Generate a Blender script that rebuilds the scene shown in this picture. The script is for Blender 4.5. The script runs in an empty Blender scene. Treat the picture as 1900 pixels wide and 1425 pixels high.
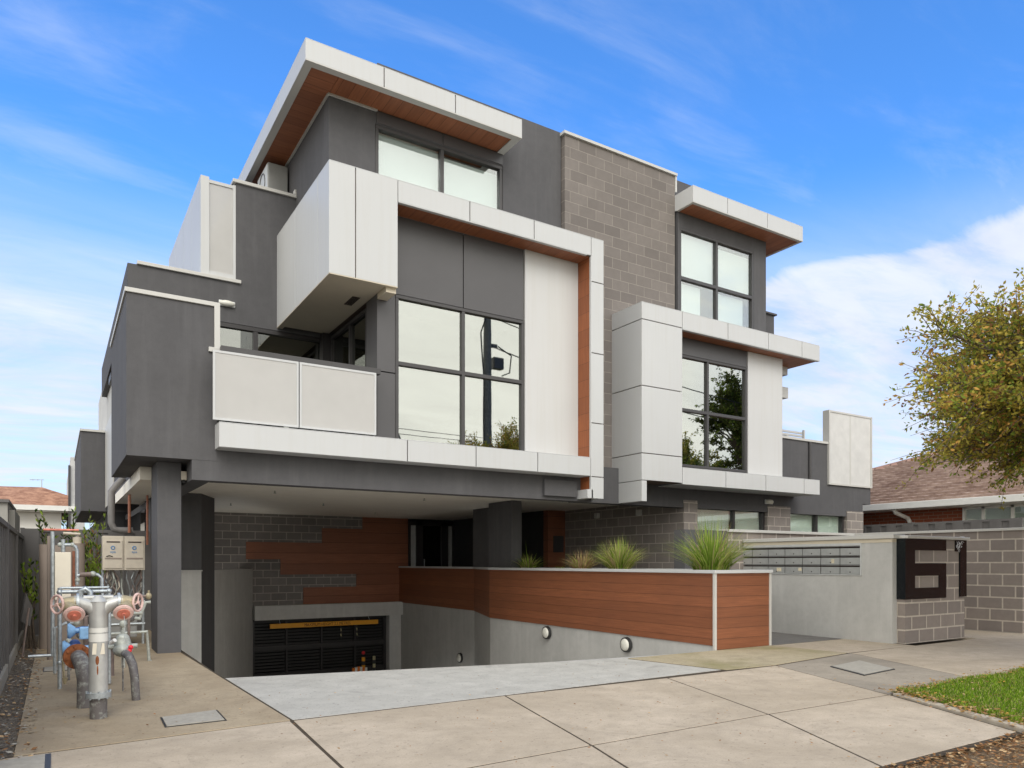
import bpy, bmesh, math, random
from mathutils import Vector, Matrix
random.seed(7)
R=math.radians
S=bpy.context.scene
C=S.collection
# ------------------------------------------------------------------ camera
cam_d=bpy.data.cameras.new('camera'); cam=bpy.data.objects.new('camera',cam_d); C.objects.link(cam)
cam.location=(0,0,1.2); cam.rotation_euler=(R(90),0,R(-31.985))
cam_d.sensor_width=36; cam_d.lens=25.74; cam_d.shift_y=0.1743
cam_d.clip_start=.05; cam_d.clip_end=3000
S.camera=cam
# ------------------------------------------------------------------ light
SUN_EL=R(40); SUN_AZ=R(196)      # from behind the camera, a little to its left (azimuth from +Y, clockwise)
W=bpy.data.worlds.new('World'); S.world=W; W.use_nodes=True
nt=W.node_tree; N=nt.nodes; L=nt.links; N.clear()
def nd(t,**k):
    n=N.new(t)
    for a,b in k.items(): setattr(n,a,b)
    return n
def wm(op,a,b=None,c=None,clamp=False):
    n=nd('ShaderNodeMath',operation=op,use_clamp=clamp)
    for i,v in enumerate((a,b,c)):
        if v is None: continue
        if isinstance(v,(int,float)): n.inputs[i].default_value=v
        else: L.new(v,n.inputs[i])
    return n.outputs[0]
def wstep(v,a,b):
    n=nd('ShaderNodeMapRange',interpolation_type='SMOOTHSTEP'); L.new(v,n.inputs[0])
    n.inputs[1].default_value=a; n.inputs[2].default_value=b; n.inputs[3].default_value=0; n.inputs[4].default_value=1
    return n.outputs[0]
sky=nd('ShaderNodeTexSky',sky_type='NISHITA',sun_disc=False,sun_elevation=SUN_EL,sun_rotation=SUN_AZ,air_density=1.0,dust_density=.6,ozone_density=3.0)
tc=nd('ShaderNodeTexCoord'); sp=nd('ShaderNodeSeparateXYZ'); L.new(tc.outputs['Generated'],sp.inputs[0])
X_,Y_,Z_=sp.outputs
fwd=wm('ADD',wm('MULTIPLY',X_,.5297),wm('MULTIPLY',Y_,.8482))      # towards the building
rgt=wm('SUBTRACT',wm('MULTIPLY',X_,.8482),wm('MULTIPLY',Y_,.5297)) # east side
zz=wm('ADD',wm('MAXIMUM',Z_,0.0),.10)
cb=nd('ShaderNodeCombineXYZ'); L.new(wm('DIVIDE',X_,zz),cb.inputs[0]); L.new(wm('DIVIDE',Y_,zz),cb.inputs[1])
def wnoise(scale,det,rough,sx,sy,rot,dist=0.6,vec=None):
    mp=nd('ShaderNodeMapping'); L.new(vec or cb.outputs[0],mp.inputs[0]); mp.inputs['Scale'].default_value=(sx,sy,1); mp.inputs['Rotation'].default_value=(0,0,rot)
    n=nd('ShaderNodeTexNoise'); L.new(mp.outputs[0],n.inputs['Vector']); n.inputs['Scale'].default_value=scale
    n.inputs['Detail'].default_value=det; n.inputs['Roughness'].default_value=rough; n.inputs['Distortion'].default_value=dist
    return n.outputs['Fac']
n1=wnoise(1.25,9,.60,.8,1.9,R(12),1.0)
n2=wnoise(4.2,8,.62,.7,1.8,R(20))
n3=wnoise(.5,4,.5,1,1,0)
elev=wm('ARCSINE',Z_)
# wisps everywhere, thin high up; thicker veil low down
lowv=wm('SUBTRACT',1.0,wstep(elev,R(13),R(27)))
wisp=wstep(wm('ADD',wm('MULTIPLY',n1,.65),wm('MULTIPLY',n2,.35)),.44,.72)
cl1=wm('MULTIPLY',wisp,wm('ADD',.26,wm('MULTIPLY',lowv,1.0)))
veil=wm('MULTIPLY',lowv,wm('ADD',.14,wm('MULTIPLY',wm('ADD',wm('MULTIPLY',n1,.6),wm('MULTIPLY',n2,.4)),1.45)))
# bank of cloud to the right with a clear upper edge
edge=wm('ADD',wm('ADD',R(18.2),wm('MULTIPLY',rgt,R(6.0))),wm('MULTIPLY',wm('SUBTRACT',n1,.5),.06))
bank=wm('MULTIPLY',wm('SUBTRACT',1.0,wstep(wm('SUBTRACT',elev,edge),-.012,.012)),wstep(rgt,.12,.32))
bank=wm('MULTIPLY',bank,wm('ADD',.60,wm('MULTIPLY',wstep(wm('ADD',wm('MULTIPLY',n1,.5),wm('MULTIPLY',n2,.5)),.34,.60),.4)))
# unseen cloud added overhead for neutral light; overcast behind camera brightened for fill
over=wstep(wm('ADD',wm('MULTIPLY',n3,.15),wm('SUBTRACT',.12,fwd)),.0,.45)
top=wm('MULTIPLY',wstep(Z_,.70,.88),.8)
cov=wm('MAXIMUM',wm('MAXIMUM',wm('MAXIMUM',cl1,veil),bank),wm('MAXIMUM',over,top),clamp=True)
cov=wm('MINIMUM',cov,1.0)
tint=nd('ShaderNodeMix',data_type='RGBA',blend_type='MULTIPLY'); tint.inputs[0].default_value=1
L.new(sky.outputs[0],tint.inputs[6]); tint.inputs[7].default_value=(.76,1.50,2.25,1)
sk=nd('ShaderNodeVectorMath',operation='SCALE'); L.new(tint.outputs[2],sk.inputs[0]); sk.inputs[3].default_value=.105
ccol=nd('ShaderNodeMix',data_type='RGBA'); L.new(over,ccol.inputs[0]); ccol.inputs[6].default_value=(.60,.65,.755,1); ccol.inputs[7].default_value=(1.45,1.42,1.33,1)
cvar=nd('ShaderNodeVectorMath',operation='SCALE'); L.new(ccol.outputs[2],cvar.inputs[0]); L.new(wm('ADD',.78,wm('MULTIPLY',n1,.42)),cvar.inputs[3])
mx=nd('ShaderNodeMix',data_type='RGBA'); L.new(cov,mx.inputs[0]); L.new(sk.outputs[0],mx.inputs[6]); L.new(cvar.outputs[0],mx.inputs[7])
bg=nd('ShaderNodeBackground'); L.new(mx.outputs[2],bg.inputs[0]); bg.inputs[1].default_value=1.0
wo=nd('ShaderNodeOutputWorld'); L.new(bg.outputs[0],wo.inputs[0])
sd=bpy.data.lights.new('sun','SUN'); sun=bpy.data.objects.new('sun',sd); C.objects.link(sun)
sd.energy=1.0; sd.angle=R(30); sd.color=(1,.975,.94)
dv=Vector((math.sin(SUN_AZ)*math.cos(SUN_EL),math.cos(SUN_AZ)*math.cos(SUN_EL),math.sin(SUN_EL)))
sun.rotation_euler=dv.to_track_quat('Z','Y').to_euler(); sun.location=dv*50
S.view_settings.view_transform='Standard'; S.view_settings.look='None'; S.view_settings.gamma=1; S.view_settings.exposure=.42
# ------------------------------------------------------------------ materials
MT={}
class NT:
    def __init__(s,name):
        s.m=bpy.data.materials.new(name); s.m.use_nodes=True; s.t=s.m.node_tree; s.n=s.t.nodes; s.l=s.t.links
        s.b=s.n['Principled BSDF']; MT[name]=s.m
    def N(s,t,**k):
        n=s.n.new(t)
        for a,b in k.items(): setattr(n,a,b)
        return n
    def set(s,sock,v):
        if isinstance(v,(int,float,tuple)): sock.default_value=v
        else: s.l.new(v,sock)
    def math(s,op,a,b=0.0,clamp=False):
        n=s.N('ShaderNodeMath',operation=op,use_clamp=clamp); s.set(n.inputs[0],a); s.set(n.inputs[1],b); return n.outputs[0]
    def coord(s,kind='Object'):
        return s.N('ShaderNodeTexCoord').outputs[kind]
    def noise(s,scale,det=4,rough=.55,vec=None,stretch=None,dist=0):
        v=vec or s.coord()
        if stretch:
            mp=s.N('ShaderNodeMapping'); s.l.new(v,mp.inputs[0]); mp.inputs['Scale'].default_value=stretch; v=mp.outputs[0]
        n=s.N('ShaderNodeTexNoise'); s.l.new(v,n.inputs['Vector']); n.inputs['Scale'].default_value=scale; n.inputs['Detail'].default_value=det
        n.inputs['Roughness'].default_value=rough; n.inputs['Distortion'].default_value=dist; return n.outputs['Fac']
    def ramp(s,f,a,b,lo=0.,hi=1.):
        n=s.N('ShaderNodeMapRange'); s.set(n.inputs[0],f); n.inputs[1].default_value=lo; n.inputs[2].default_value=hi; n.inputs[3].default_value=a; n.inputs[4].default_value=b; return n.outputs[0]
    def mix(s,f,a,b,bt='MIX'):
        n=s.N('ShaderNodeMix',data_type='RGBA',blend_type=bt); s.set(n.inputs[0],f); s.set(n.inputs[6],a if not(isinstance(a,tuple) and len(a)==3) else a+(1,)); s.set(n.inputs[7],b if not(isinstance(b,tuple) and len(b)==3) else b+(1,)); return n.outputs[2]
    def bump(s,h,st=.3,d=.01):
        n=s.N('ShaderNodeBump'); s.l.new(h,n.inputs['Height']); n.inputs['Strength'].default_value=st; n.inputs['Distance'].default_value=d; s.l.new(n.outputs[0],s.b.inputs['Normal'])
    def done(s,col,rough=.6,spec=.5,metal=0.):
        s.set(s.b.inputs['Base Color'],col if not(isinstance(col,tuple) and len(col)==3) else col+(1,)); s.set(s.b.inputs['Roughness'],rough)
        s.b.inputs['Specular IOR Level'].default_value=spec; s.b.inputs['Metallic'].default_value=metal; return s.m
def plain(name,col,rough=.6,var=.12,scale=6,spec=.5,metal=0.,bump=0.,bscale=120):
    t=NT(name); n=t.noise(scale,5,.6); c2=tuple(x*(1-var) for x in col); c1=tuple(min(1,x*(1+var*.6)) for x in col)
    c=t.mix(t.ramp(n,0,1,.3,.7),c2,c1)
    if bump: t.bump(t.noise(bscale,3,.6),bump,.004)
    return t.done(c,rough,spec,metal)
def render_mat(name,col,st=.3):      # sponge finished acrylic render with faint rain streaks
    t=NT(name); n=t.noise(1.3,6,.6); s_=t.noise(2.2,5,.6,stretch=(3,3,.25)); f=t.noise(60,3,.6)
    a=t.mix(t.ramp(n,0,1,.3,.7),tuple(x*.90 for x in col),tuple(x*1.07 for x in col))
    mo=t.noise(7,7,.75); a=t.mix(t.ramp(mo,0,.55,.42,.72),a,tuple(x*.78 for x in col))
    b=t.mix(t.ramp(s_,0,.34,.50,.75),a,tuple(min(1,x*1.30+.012) for x in col))
    c=t.mix(t.ramp(f,.0,.10,.3,.7),b,tuple(x*.75 for x in col))
    t.bump(f,.25,.003); return t.done(c,.85,.25)
render_mat('dark_render',(.104,.102,.106))
render_mat('mid_grey_render',(.58,.575,.555))
render_mat('pale_grey_render',(.50,.495,.475))
render_mat('light_grey_render',(.48,.475,.455))
plain('black_panel',(.082,.079,.082),.38,.06,2.5)
def clad(name,col):
    t=NT(name); n=t.noise(1.1,4,.5); s_=t.noise(5,5,.6,stretch=(3,3,.12))
    a=t.mix(t.ramp(n,0,1,.3,.7),tuple(x*.965 for x in col),col)
    b=t.mix(t.ramp(s_,0,.24,.48,.75),a,tuple(x*y for x,y in zip(col,(.86,.82,.75))))
    return t.done(b,.42,.4)
clad('white_cladding',(.55,.556,.556))
clad('white_flashing',(.55,.54,.51))
clad('white_panel',(.575,.575,.57))
plain('joint_backing',(.16,.115,.085),.8)
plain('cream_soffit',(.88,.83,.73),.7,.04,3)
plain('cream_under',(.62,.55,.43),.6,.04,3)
plain('frame_black',(.030,.027,.028),.42,.1,4)
plain('frame_grey',(.055,.052,.053),.42,.1,4)
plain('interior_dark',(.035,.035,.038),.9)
plain('blind',(.60,.62,.61),.8,.02,3)
plain('blind_warm',(.86,.89,.80),.8,.03,3)
plain('black_gate',(.017,.016,.016),.5,.2,8)
plain('gate_gap',(.004,.004,.004),.9)
plain('galvanised',(.46,.50,.52),.42,.28,30,metal=.55)
plain('silver_paint',(.50,.50,.48),.38,.12,14,metal=.35)
t=NT('dark_pipe'); t.done(t.mix(t.ramp(t.noise(16,6,.75),0,1,.50,.66),(.13,.118,.115),(.33,.34,.31)),.55,.4)
plain('brown_pipe',(.20,.15,.13),.6,.3,10)
plain('brass',(.40,.34,.22),.5,.3,30,metal=.3)
plain('grey_iron',(.42,.44,.40),.55,.3,30,metal=.2)
plain('faded_red',(.62,.20,.14),.55,.35,20)
plain('pink_red',(.72,.50,.45),.55,.25,20)
plain('bright_red',(.75,.03,.04),.4,.1,8)
plain('light_blue',(.25,.45,.70),.5,.2,20)
plain('deep_blue',(.02,.09,.33),.5,.3,20)
plain('emblem_blue',(.10,.24,.46),.6,.2,40)
plain('blue_plastic',(.02,.22,.60),.4,.1,10)
plain('orange_tape',(.80,.20,.02),.5,.2,30)
plain('rust',(.30,.10,.035),.85,.45,25)
plain('cream_cabinet',(.56,.50,.41),.55,.10,9)
plain('cream_board',(.74,.68,.56),.55,.05,9)
plain('tank_brown',(.27,.22,.185),.6,.08,4)
plain('fence_grey',(.125,.118,.115),.6,.18,3)
plain('fence_pale',(.30,.29,.265),.6,.1,3)
plain('pvc_grey',(.20,.19,.185),.5,.1,8)
plain('copper',(.36,.14,.08),.5,.3,20)
plain('white_paint',(.72,.71,.67),.5,.06,8)
plain('lamp_glass',(.70,.69,.62),.3,.05,5)
plain('lamp_black',(.03,.03,.03),.4)
plain('screen_grey',(.60,.595,.575),.6,.08,5)
plain('steel_box',(.47,.48,.47),.38,.10,9,metal=.45)
plain('steel_light',(.62,.63,.62),.4,.08,9,metal=.3)
plain('slot_dark',(.035,.022,.02),.8)
plain('paper_sticker',(.70,.62,.45),.8,.3,60)
plain('bar_yellow',(.80,.36,.02),.5,.06,6)
plain('letter_brown',(.16,.06,.02),.7)
plain('soil',(.10,.07,.045),.95,.5,18,bump=.6,bscale=30)
plain('bark',(.13,.10,.075),.9,.4,14,bump=.6,bscale=25)
plain('pole_wood',(.17,.17,.155),.9,.3,10)
plain('wire',(.03,.03,.03),.7)
plain('kerb_concrete',(.43,.375,.29),.8,.16,12,bump=.3)
plain('old_lid',(.36,.335,.285),.8,.15,22,bump=.3)
plain('gutter_white',(.78,.77,.72),.45,.06,5)
plain('house_white',(.80,.78,.73),.8,.04,3)
plain('curtain',(.62,.64,.58),.9,.12,4)
plain('ac_grey',(.28,.28,.27),.5,.1,5)
plain('ac_white',(.60,.60,.57),.5,.08,5)
plain('mirror_post',(.55,.5,.3),.5,.3,40)
# granite number
t=NT('black_granite'); n=t.noise(170,2,.5); c=t.mix(t.ramp(n,0,1,.66,.72),(.007,.009,.011),(.26,.26,.27)); m2=t.noise(2,3,.5); t.done(t.mix(t.ramp(m2,0,.6,.4,.7),c,(.010,.012,.014)),.22,.22)
plain('scribble',(.75,.75,.78),.6,.1,10)
# block work: 390 x 190 blocks laid in stretcher bond on the metre UVs
def block(name,c1,c2,mor,ms=.012,off=.5):
    t=NT(name); uv=t.coord('UV'); b=t.N('ShaderNodeTexBrick'); t.l.new(uv,b.inputs['Vector']); b.offset=off; b.squash=1
    b.inputs['Scale'].default_value=1; b.inputs['Brick Width'].default_value=.4; b.inputs['Row Height'].default_value=.2; b.inputs['Mortar Size'].default_value=ms
    b.inputs['Mortar Smooth'].default_value=.12; b.inputs['Bias'].default_value=-.1
    b.inputs['Color1'].default_value=c1+(1,); b.inputs['Color2'].default_value=c2+(1,); b.inputs['Mortar'].default_value=mor+(1,)
    n=t.noise(9,6,.7); n2=t.noise(.7,4,.6)
    c=t.mix(t.ramp(n,.0,.35,.35,.75),b.outputs['Color'],tuple(x*.62 for x in c1))
    c=t.mix(t.ramp(n2,.0,.35,.5,.8),c,tuple(min(1,x*1.5) for x in c1))
    h=t.math('ADD',t.math('MULTIPLY',b.outputs['Fac'],-1.0),t.math('MULTIPLY',t.noise(70,4,.7),.25))
    t.bump(h,.55,.006); return t.done(c,.9,.2)
block('block_brown',(.215,.192,.176),(.165,.147,.136),(.30,.27,.24),.007)
block('block_entry',(.27,.24,.22),(.21,.187,.17),(.50,.45,.39),.009)
block('block_dark',(.23,.212,.203),(.185,.17,.163),(.46,.42,.37),.010)
block('block_wall',(.29,.25,.225),(.235,.205,.19),(.56,.50,.43),.012)
def bricks(name,c1,c2,mor):
    t=NT(name); b=t.N('ShaderNodeTexBrick'); t.l.new(t.coord('UV'),b.inputs['Vector']); b.offset=.5
    b.inputs['Scale'].default_value=1; b.inputs['Brick Width'].default_value=.24; b.inputs['Row Height'].default_value=.086; b.inputs['Mortar Size'].default_value=.007
    b.inputs['Color1'].default_value=c1+(1,); b.inputs['Color2'].default_value=c2+(1,); b.inputs['Mortar'].default_value=mor+(1,)
    t.bump(b.outputs['Fac'],-.4,.006); return t.done(t.mix(t.ramp(t.noise(6,4),0,.4),b.outputs['Color'],tuple(x*.6 for x in c1)),.9,.2)
bricks('red_brick',(.36,.105,.05),(.27,.08,.045),(.33,.25,.19))
# timber look boards; axis = UV axis across the boards
def wood(name,col,bw,axis=1,grain=(1.0,22.,1.),rough=.5,groove=.035):
    t=NT(name); uv=t.coord('UV'); sp=t.N('ShaderNodeSeparateXYZ'); t.l.new(uv,sp.inputs[0]); v=sp.outputs[axis]
    q=t.math('DIVIDE',v,bw); fr=t.math('FRACT',q); idx=t.math('FLOOR',q)
    wn=t.N('ShaderNodeTexWhiteNoise',noise_dimensions='1D'); t.l.new(idx,wn.inputs['W'])
    g=t.noise(1.6,6,.65,vec=uv,stretch=grain,dist=.4); g2=t.noise(.9,4,.6,vec=uv)
    c=t.mix(t.ramp(g,0,1,.3,.72),tuple(x*.70 for x in col),tuple(x*1.14 for x in col))
    c=t.mix(t.math('MULTIPLY',wn.outputs['Value'],.45),c,tuple(x*.55 for x in col))
    c=t.mix(t.ramp(g2,0,.5,.42,.72),c,(col[0]*.62,col[1]*.66,col[2]*.75))
    g3=t.noise(5,6,.75,vec=uv,stretch=grain); c=t.mix(t.ramp(g3,0,.5,.55,.8),c,tuple(x*.5 for x in col))
    gr=t.math('LESS_THAN',fr,groove); c=t.mix(gr,c,tuple(x*.30 for x in col))
    t.bump(t.math('MULTIPLY',gr,-1.),.6,.004); return t.done(c,rough,.4)
WC=(.335,.112,.042)
wood('timber_cladding',(.29,.104,.047),.145,1,(1.2,26,1))
wood('timber_dark',(.33,.125,.065),.29,1,(1.2,26,1))
wood('timber_soffit_x',(.37,.135,.062),.19,1,(1.2,20,1))
wood('timber_soffit_y',(.37,.135,.062),.19,0,(20,1.2,1))
wood('timber_reveal',(.36,.115,.042),.29,1,(20,1.2,1),groove=.02)
# roof tiles
def tiles(name,c1,c2,rh,bw,bias=0.,bd=.03):
    t=NT(name); b=t.N('ShaderNodeTexBrick'); t.l.new(t.coord('UV'),b.inputs['Vector']); b.offset=0.
    b.inputs['Scale'].default_value=1; b.inputs['Brick Width'].default_value=bw; b.inputs['Row Height'].default_value=rh; b.inputs['Mortar Size'].default_value=.018
    b.inputs['Color1'].default_value=c1+(1,); b.inputs['Color2'].default_value=c2+(1,); b.inputs['Mortar'].default_value=tuple(x*.3 for x in c1)+(1,); b.inputs['Bias'].default_value=bias
    sp=t.N('ShaderNodeSeparateXYZ'); t.l.new(t.coord('UV'),sp.inputs[0])
    fr=t.math('FRACT',t.math('DIVIDE',sp.outputs[1],rh)); w=t.math('ABSOLUTE',t.math('SINE',t.math('MULTIPLY',sp.outputs[0],math.pi/bw)))
    t.bump(t.math('ADD',t.math('MULTIPLY',fr,-1.),t.math('MULTIPLY',w,.6)),.9,bd)
    return t.done(t.mix(t.ramp(t.noise(3,5),0,.55,.4,.8),b.outputs['Color'],tuple(x*.62 for x in c2)),.85,.2)
t=NT('tile_orange'); t.done(t.mix(t.ramp(t.noise(3.2,5,.8),0,1,.36,.62),(.20,.095,.06),(.46,.26,.17)),.85,.2)
tiles('tile_brown',(.40,.27,.215),(.30,.18,.15),.34,.33,bd=.04)
t=NT('tile_plain'); t.done(t.mix(t.ramp(t.noise(2.2,6,.75),0,1,.38,.62),(.24,.16,.125),(.42,.31,.25)),.85,.2)
# concretes
def concrete(name,col,stain,st=.3,moss=None,speck=.5,big=.55):
    t=NT(name); n=t.noise(big,8,.68,dist=.6); n2=t.noise(4,8,.72,dist=.3); f=t.noise(90,3,.7); d=t.noise(26,3,.5)
    c=t.mix(t.ramp(n2,0,1,.32,.7),tuple(x*.80 for x in col),tuple(min(1,x*1.08) for x in col))
    c=t.mix(t.ramp(n,0,st,.42,.72),c,stain)
    st_=t.noise(1.7,9,.8,dist=1.2); c=t.mix(t.ramp(st_,0,.60,.54,.66),c,tuple(x*.62 for x in col))
    vo=t.N('ShaderNodeTexVoronoi'); t.l.new(t.coord(),vo.inputs['Vector']); vo.inputs['Scale'].default_value=9; dk=t.math('LESS_THAN',vo.outputs['Distance'],t.ramp(t.noise(2,3),-.10,.16,.35,.75)); c=t.mix(t.math('MULTIPLY',dk,.32),c,tuple(x*.5 for x in col))
    if moss: c=t.mix(t.ramp(t.noise(1.1,5,.7),0,.75,.50,.70),c,moss)
    c=t.mix(t.ramp(f,0,.50,.48,.72),c,tuple(x*.55 for x in col))
    c=t.mix(t.ramp(d,0,speck,.63,.68),c,tuple(x*.42 for x in col))
    t.bump(t.math('ADD',f,t.math('MULTIPLY',n2,.5)),.25,.004); return t.done(c,.88,.25)
concrete('path_concrete',(.51,.43,.335),(.31,.255,.185),.75)
concrete('pad_concrete',(.41,.335,.235),(.25,.19,.125),1.0)
concrete('drive_concrete',(.47,.455,.415),(.38,.36,.32),.35,speck=.6)
concrete('old_concrete',(.36,.315,.255),(.22,.195,.16),.85)
concrete('verge_concrete',(.44,.375,.26),(.30,.26,.15),.6,moss=(.21,.195,.075))
concrete('entry_paving',(.20,.19,.18),(.13,.125,.12),.6)
concrete('ramp_concrete',(.48,.47,.45),(.24,.235,.22),.4)
concrete('mortar_strip',(.13,.105,.075),(.09,.07,.05),.5)
concrete('joint_dirt',(.075,.058,.04),(.05,.04,.03),.5)
concrete('asphalt',(.055,.055,.056),(.04,.04,.04),.5)
t=NT('dirt'); n=t.noise(2.4,6,.7); n2=t.noise(26,5,.75); c=t.mix(t.ramp(n,0,1,.35,.65),(.20,.145,.095),(.32,.245,.165)); c=t.mix(t.ramp(n2,0,.8,.45,.65),c,(.11,.075,.05)); t.bump(n2,.8,.03); t.done(c,.95,.1)
t=NT('turf'); n=t.noise(14,6,.7); t.bump(n,.8,.02); t.done(t.mix(t.ramp(n,0,1,.35,.65),(.07,.075,.02),(.14,.13,.05)),.95,.1)
t=NT('gravel'); n=t.noise(40,4,.8); t.bump(n,1.,.03); t.done(t.mix(t.ramp(n,0,1,.35,.65),(.12,.10,.08),(.30,.26,.21)),.95,.1)
# glass: reflective coating over what is really behind it
def glass(name,refl,gcol,tcol):
    m=bpy.data.materials.new(name); m.use_nodes=True; MT[name]=m; t=m.node_tree; t.nodes.clear()
    g=t.nodes.new('ShaderNodeBsdfGlossy'); g.inputs['Color'].default_value=gcol+(1,); g.inputs['Roughness'].default_value=.012
    tr=t.nodes.new('ShaderNodeBsdfTransparent'); tr.inputs['Color'].default_value=tcol+(1,)
    lw=t.nodes.new('ShaderNodeLayerWeight'); lw.inputs['Blend'].default_value=.5
    pw=t.nodes.new('ShaderNodeMath'); pw.operation='POWER'; t.links.new(lw.outputs['Facing'],pw.inputs[0]); pw.inputs[1].default_value=4.5
    mr=t.nodes.new('ShaderNodeMapRange'); t.links.new(pw.outputs[0],mr.inputs[0]); mr.inputs[3].default_value=refl; mr.inputs[4].default_value=1
    mx=t.nodes.new('ShaderNodeMixShader'); t.links.new(mr.outputs[0],mx.inputs[0]); t.links.new(tr.outputs[0],mx.inputs[1]); t.links.new(g.outputs[0],mx.inputs[2])
    o=t.nodes.new('ShaderNodeOutputMaterial'); t.links.new(mx.outputs[0],o.inputs[0])
    nz=t.nodes.new('ShaderNodeTexNoise'); nz.inputs['Scale'].default_value=.8; bp=t.nodes.new('ShaderNodeBump'); bp.inputs['Strength'].default_value=.02; bp.inputs['Distance'].default_value=.05
    t.links.new(nz.outputs['Fac'],bp.inputs['Height']); t.links.new(bp.outputs[0],g.inputs['Normal'])
glass('mirror_glass',.41,(.84,.86,.82),(.55,.58,.56))
glass('clear_glass',.20,(.95,.97,.97),(.93,.97,.96))
glass('tint_glass',.30,(.80,.82,.78),(.35,.37,.35))
glass('dark_glass',.10,(.9,.9,.9),(.25,.27,.28))
# foliage
def leafmat(name,col,tr=.35,var=.35):
    m=bpy.data.materials.new(name); m.use_nodes=True; MT[name]=m; t=m.node_tree; t.nodes.clear()
    oi=t.nodes.new('ShaderNodeNewGeometry'); wn=t.nodes.new('ShaderNodeMapRange'); t.links.new(oi.outputs['Random Per Island'],wn.inputs[0]); wn.inputs[3].default_value=1-var; wn.inputs[4].default_value=1+var
    vm=t.nodes.new('ShaderNodeVectorMath'); vm.operation='SCALE'; vm.inputs[0].default_value=col; t.links.new(wn.outputs[0],vm.inputs[3])
    d=t.nodes.new('ShaderNodeBsdfDiffuse'); tl=t.nodes.new('ShaderNodeBsdfTranslucent'); t.links.new(vm.outputs[0],d.inputs[0]); t.links.new(vm.outputs[0],tl.inputs[0])
    mx=t.nodes.new('ShaderNodeMixShader'); mx.inputs[0].default_value=tr; t.links.new(d.outputs[0],mx.inputs[1]); t.links.new(tl.outputs[0],mx.inputs[2])
    o=t.nodes.new('ShaderNodeOutputMaterial'); t.links.new(mx.outputs[0],o.inputs[0])
leafmat('leaf_olive',(.42,.37,.075),.42); leafmat('leaf_green',(.23,.30,.055),.42); leafmat('leaf_orange',(.50,.29,.08),.4); leafmat('leaf_brown',(.27,.14,.06)); leafmat('leaf_yellow',(.56,.44,.09),.42)
leafmat('blade_green',(.20,.31,.045)); leafmat('blade_lime',(.38,.46,.10)); leafmat('blade_straw',(.52,.42,.22)); leafmat('blade_tan',(.45,.30,.17))
leafmat('lawn_green',(.17,.30,.025),.3,.35); leafmat('lawn_lime',(.30,.43,.045),.3,.3); leafmat('lawn_dark',(.07,.13,.02),.3,.3)
leafmat('litter_brown',(.26,.14,.07),.1,.5); leafmat('litter_tan',(.42,.29,.16),.1,.4)
leafmat('dark_leaf',(.05,.085,.02)); leafmat('lime_leaf',(.24,.33,.05)); leafmat('street_leaf',(.10,.11,.035))
# perforated screen
m=bpy.data.materials.new('perforated'); m.use_nodes=True; MT['perforated']=m; t=m.node_tree; t.nodes.clear()
d=t.nodes.new('ShaderNodeBsdfDiffuse'); d.inputs[0].default_value=(.68,.67,.65,1); tr=t.nodes.new('ShaderNodeBsdfTransparent'); tl=t.nodes.new('ShaderNodeBsdfTranslucent'); tl.inputs[0].default_value=(.6,.57,.52,1)
m1=t.nodes.new('ShaderNodeMixShader'); m1.inputs[0].default_value=.25; t.links.new(d.outputs[0],m1.inputs[1]); t.links.new(tl.outputs[0],m1.inputs[2])
uvn=t.nodes.new('ShaderNodeTexCoord'); nz=t.nodes.new('ShaderNodeTexNoise'); nz.inputs['Scale'].default_value=3; t.links.new(uvn.outputs['Object'],nz.inputs['Vector'])
mr=t.nodes.new('ShaderNodeMapRange'); t.links.new(nz.outputs['Fac'],mr.inputs[0]); mr.inputs[3].default_value=.06; mr.inputs[4].default_value=.2
m3=t.nodes.new('ShaderNodeMixShader'); t.links.new(mr.outputs[0],m3.inputs[0]); t.links.new(m1.outputs[0],m3.inputs[1]); t.links.new(tr.outputs[0],m3.inputs[2])
o=t.nodes.new('ShaderNodeOutputMaterial'); t.links.new(m3.outputs[0],o.inputs[0])
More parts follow.
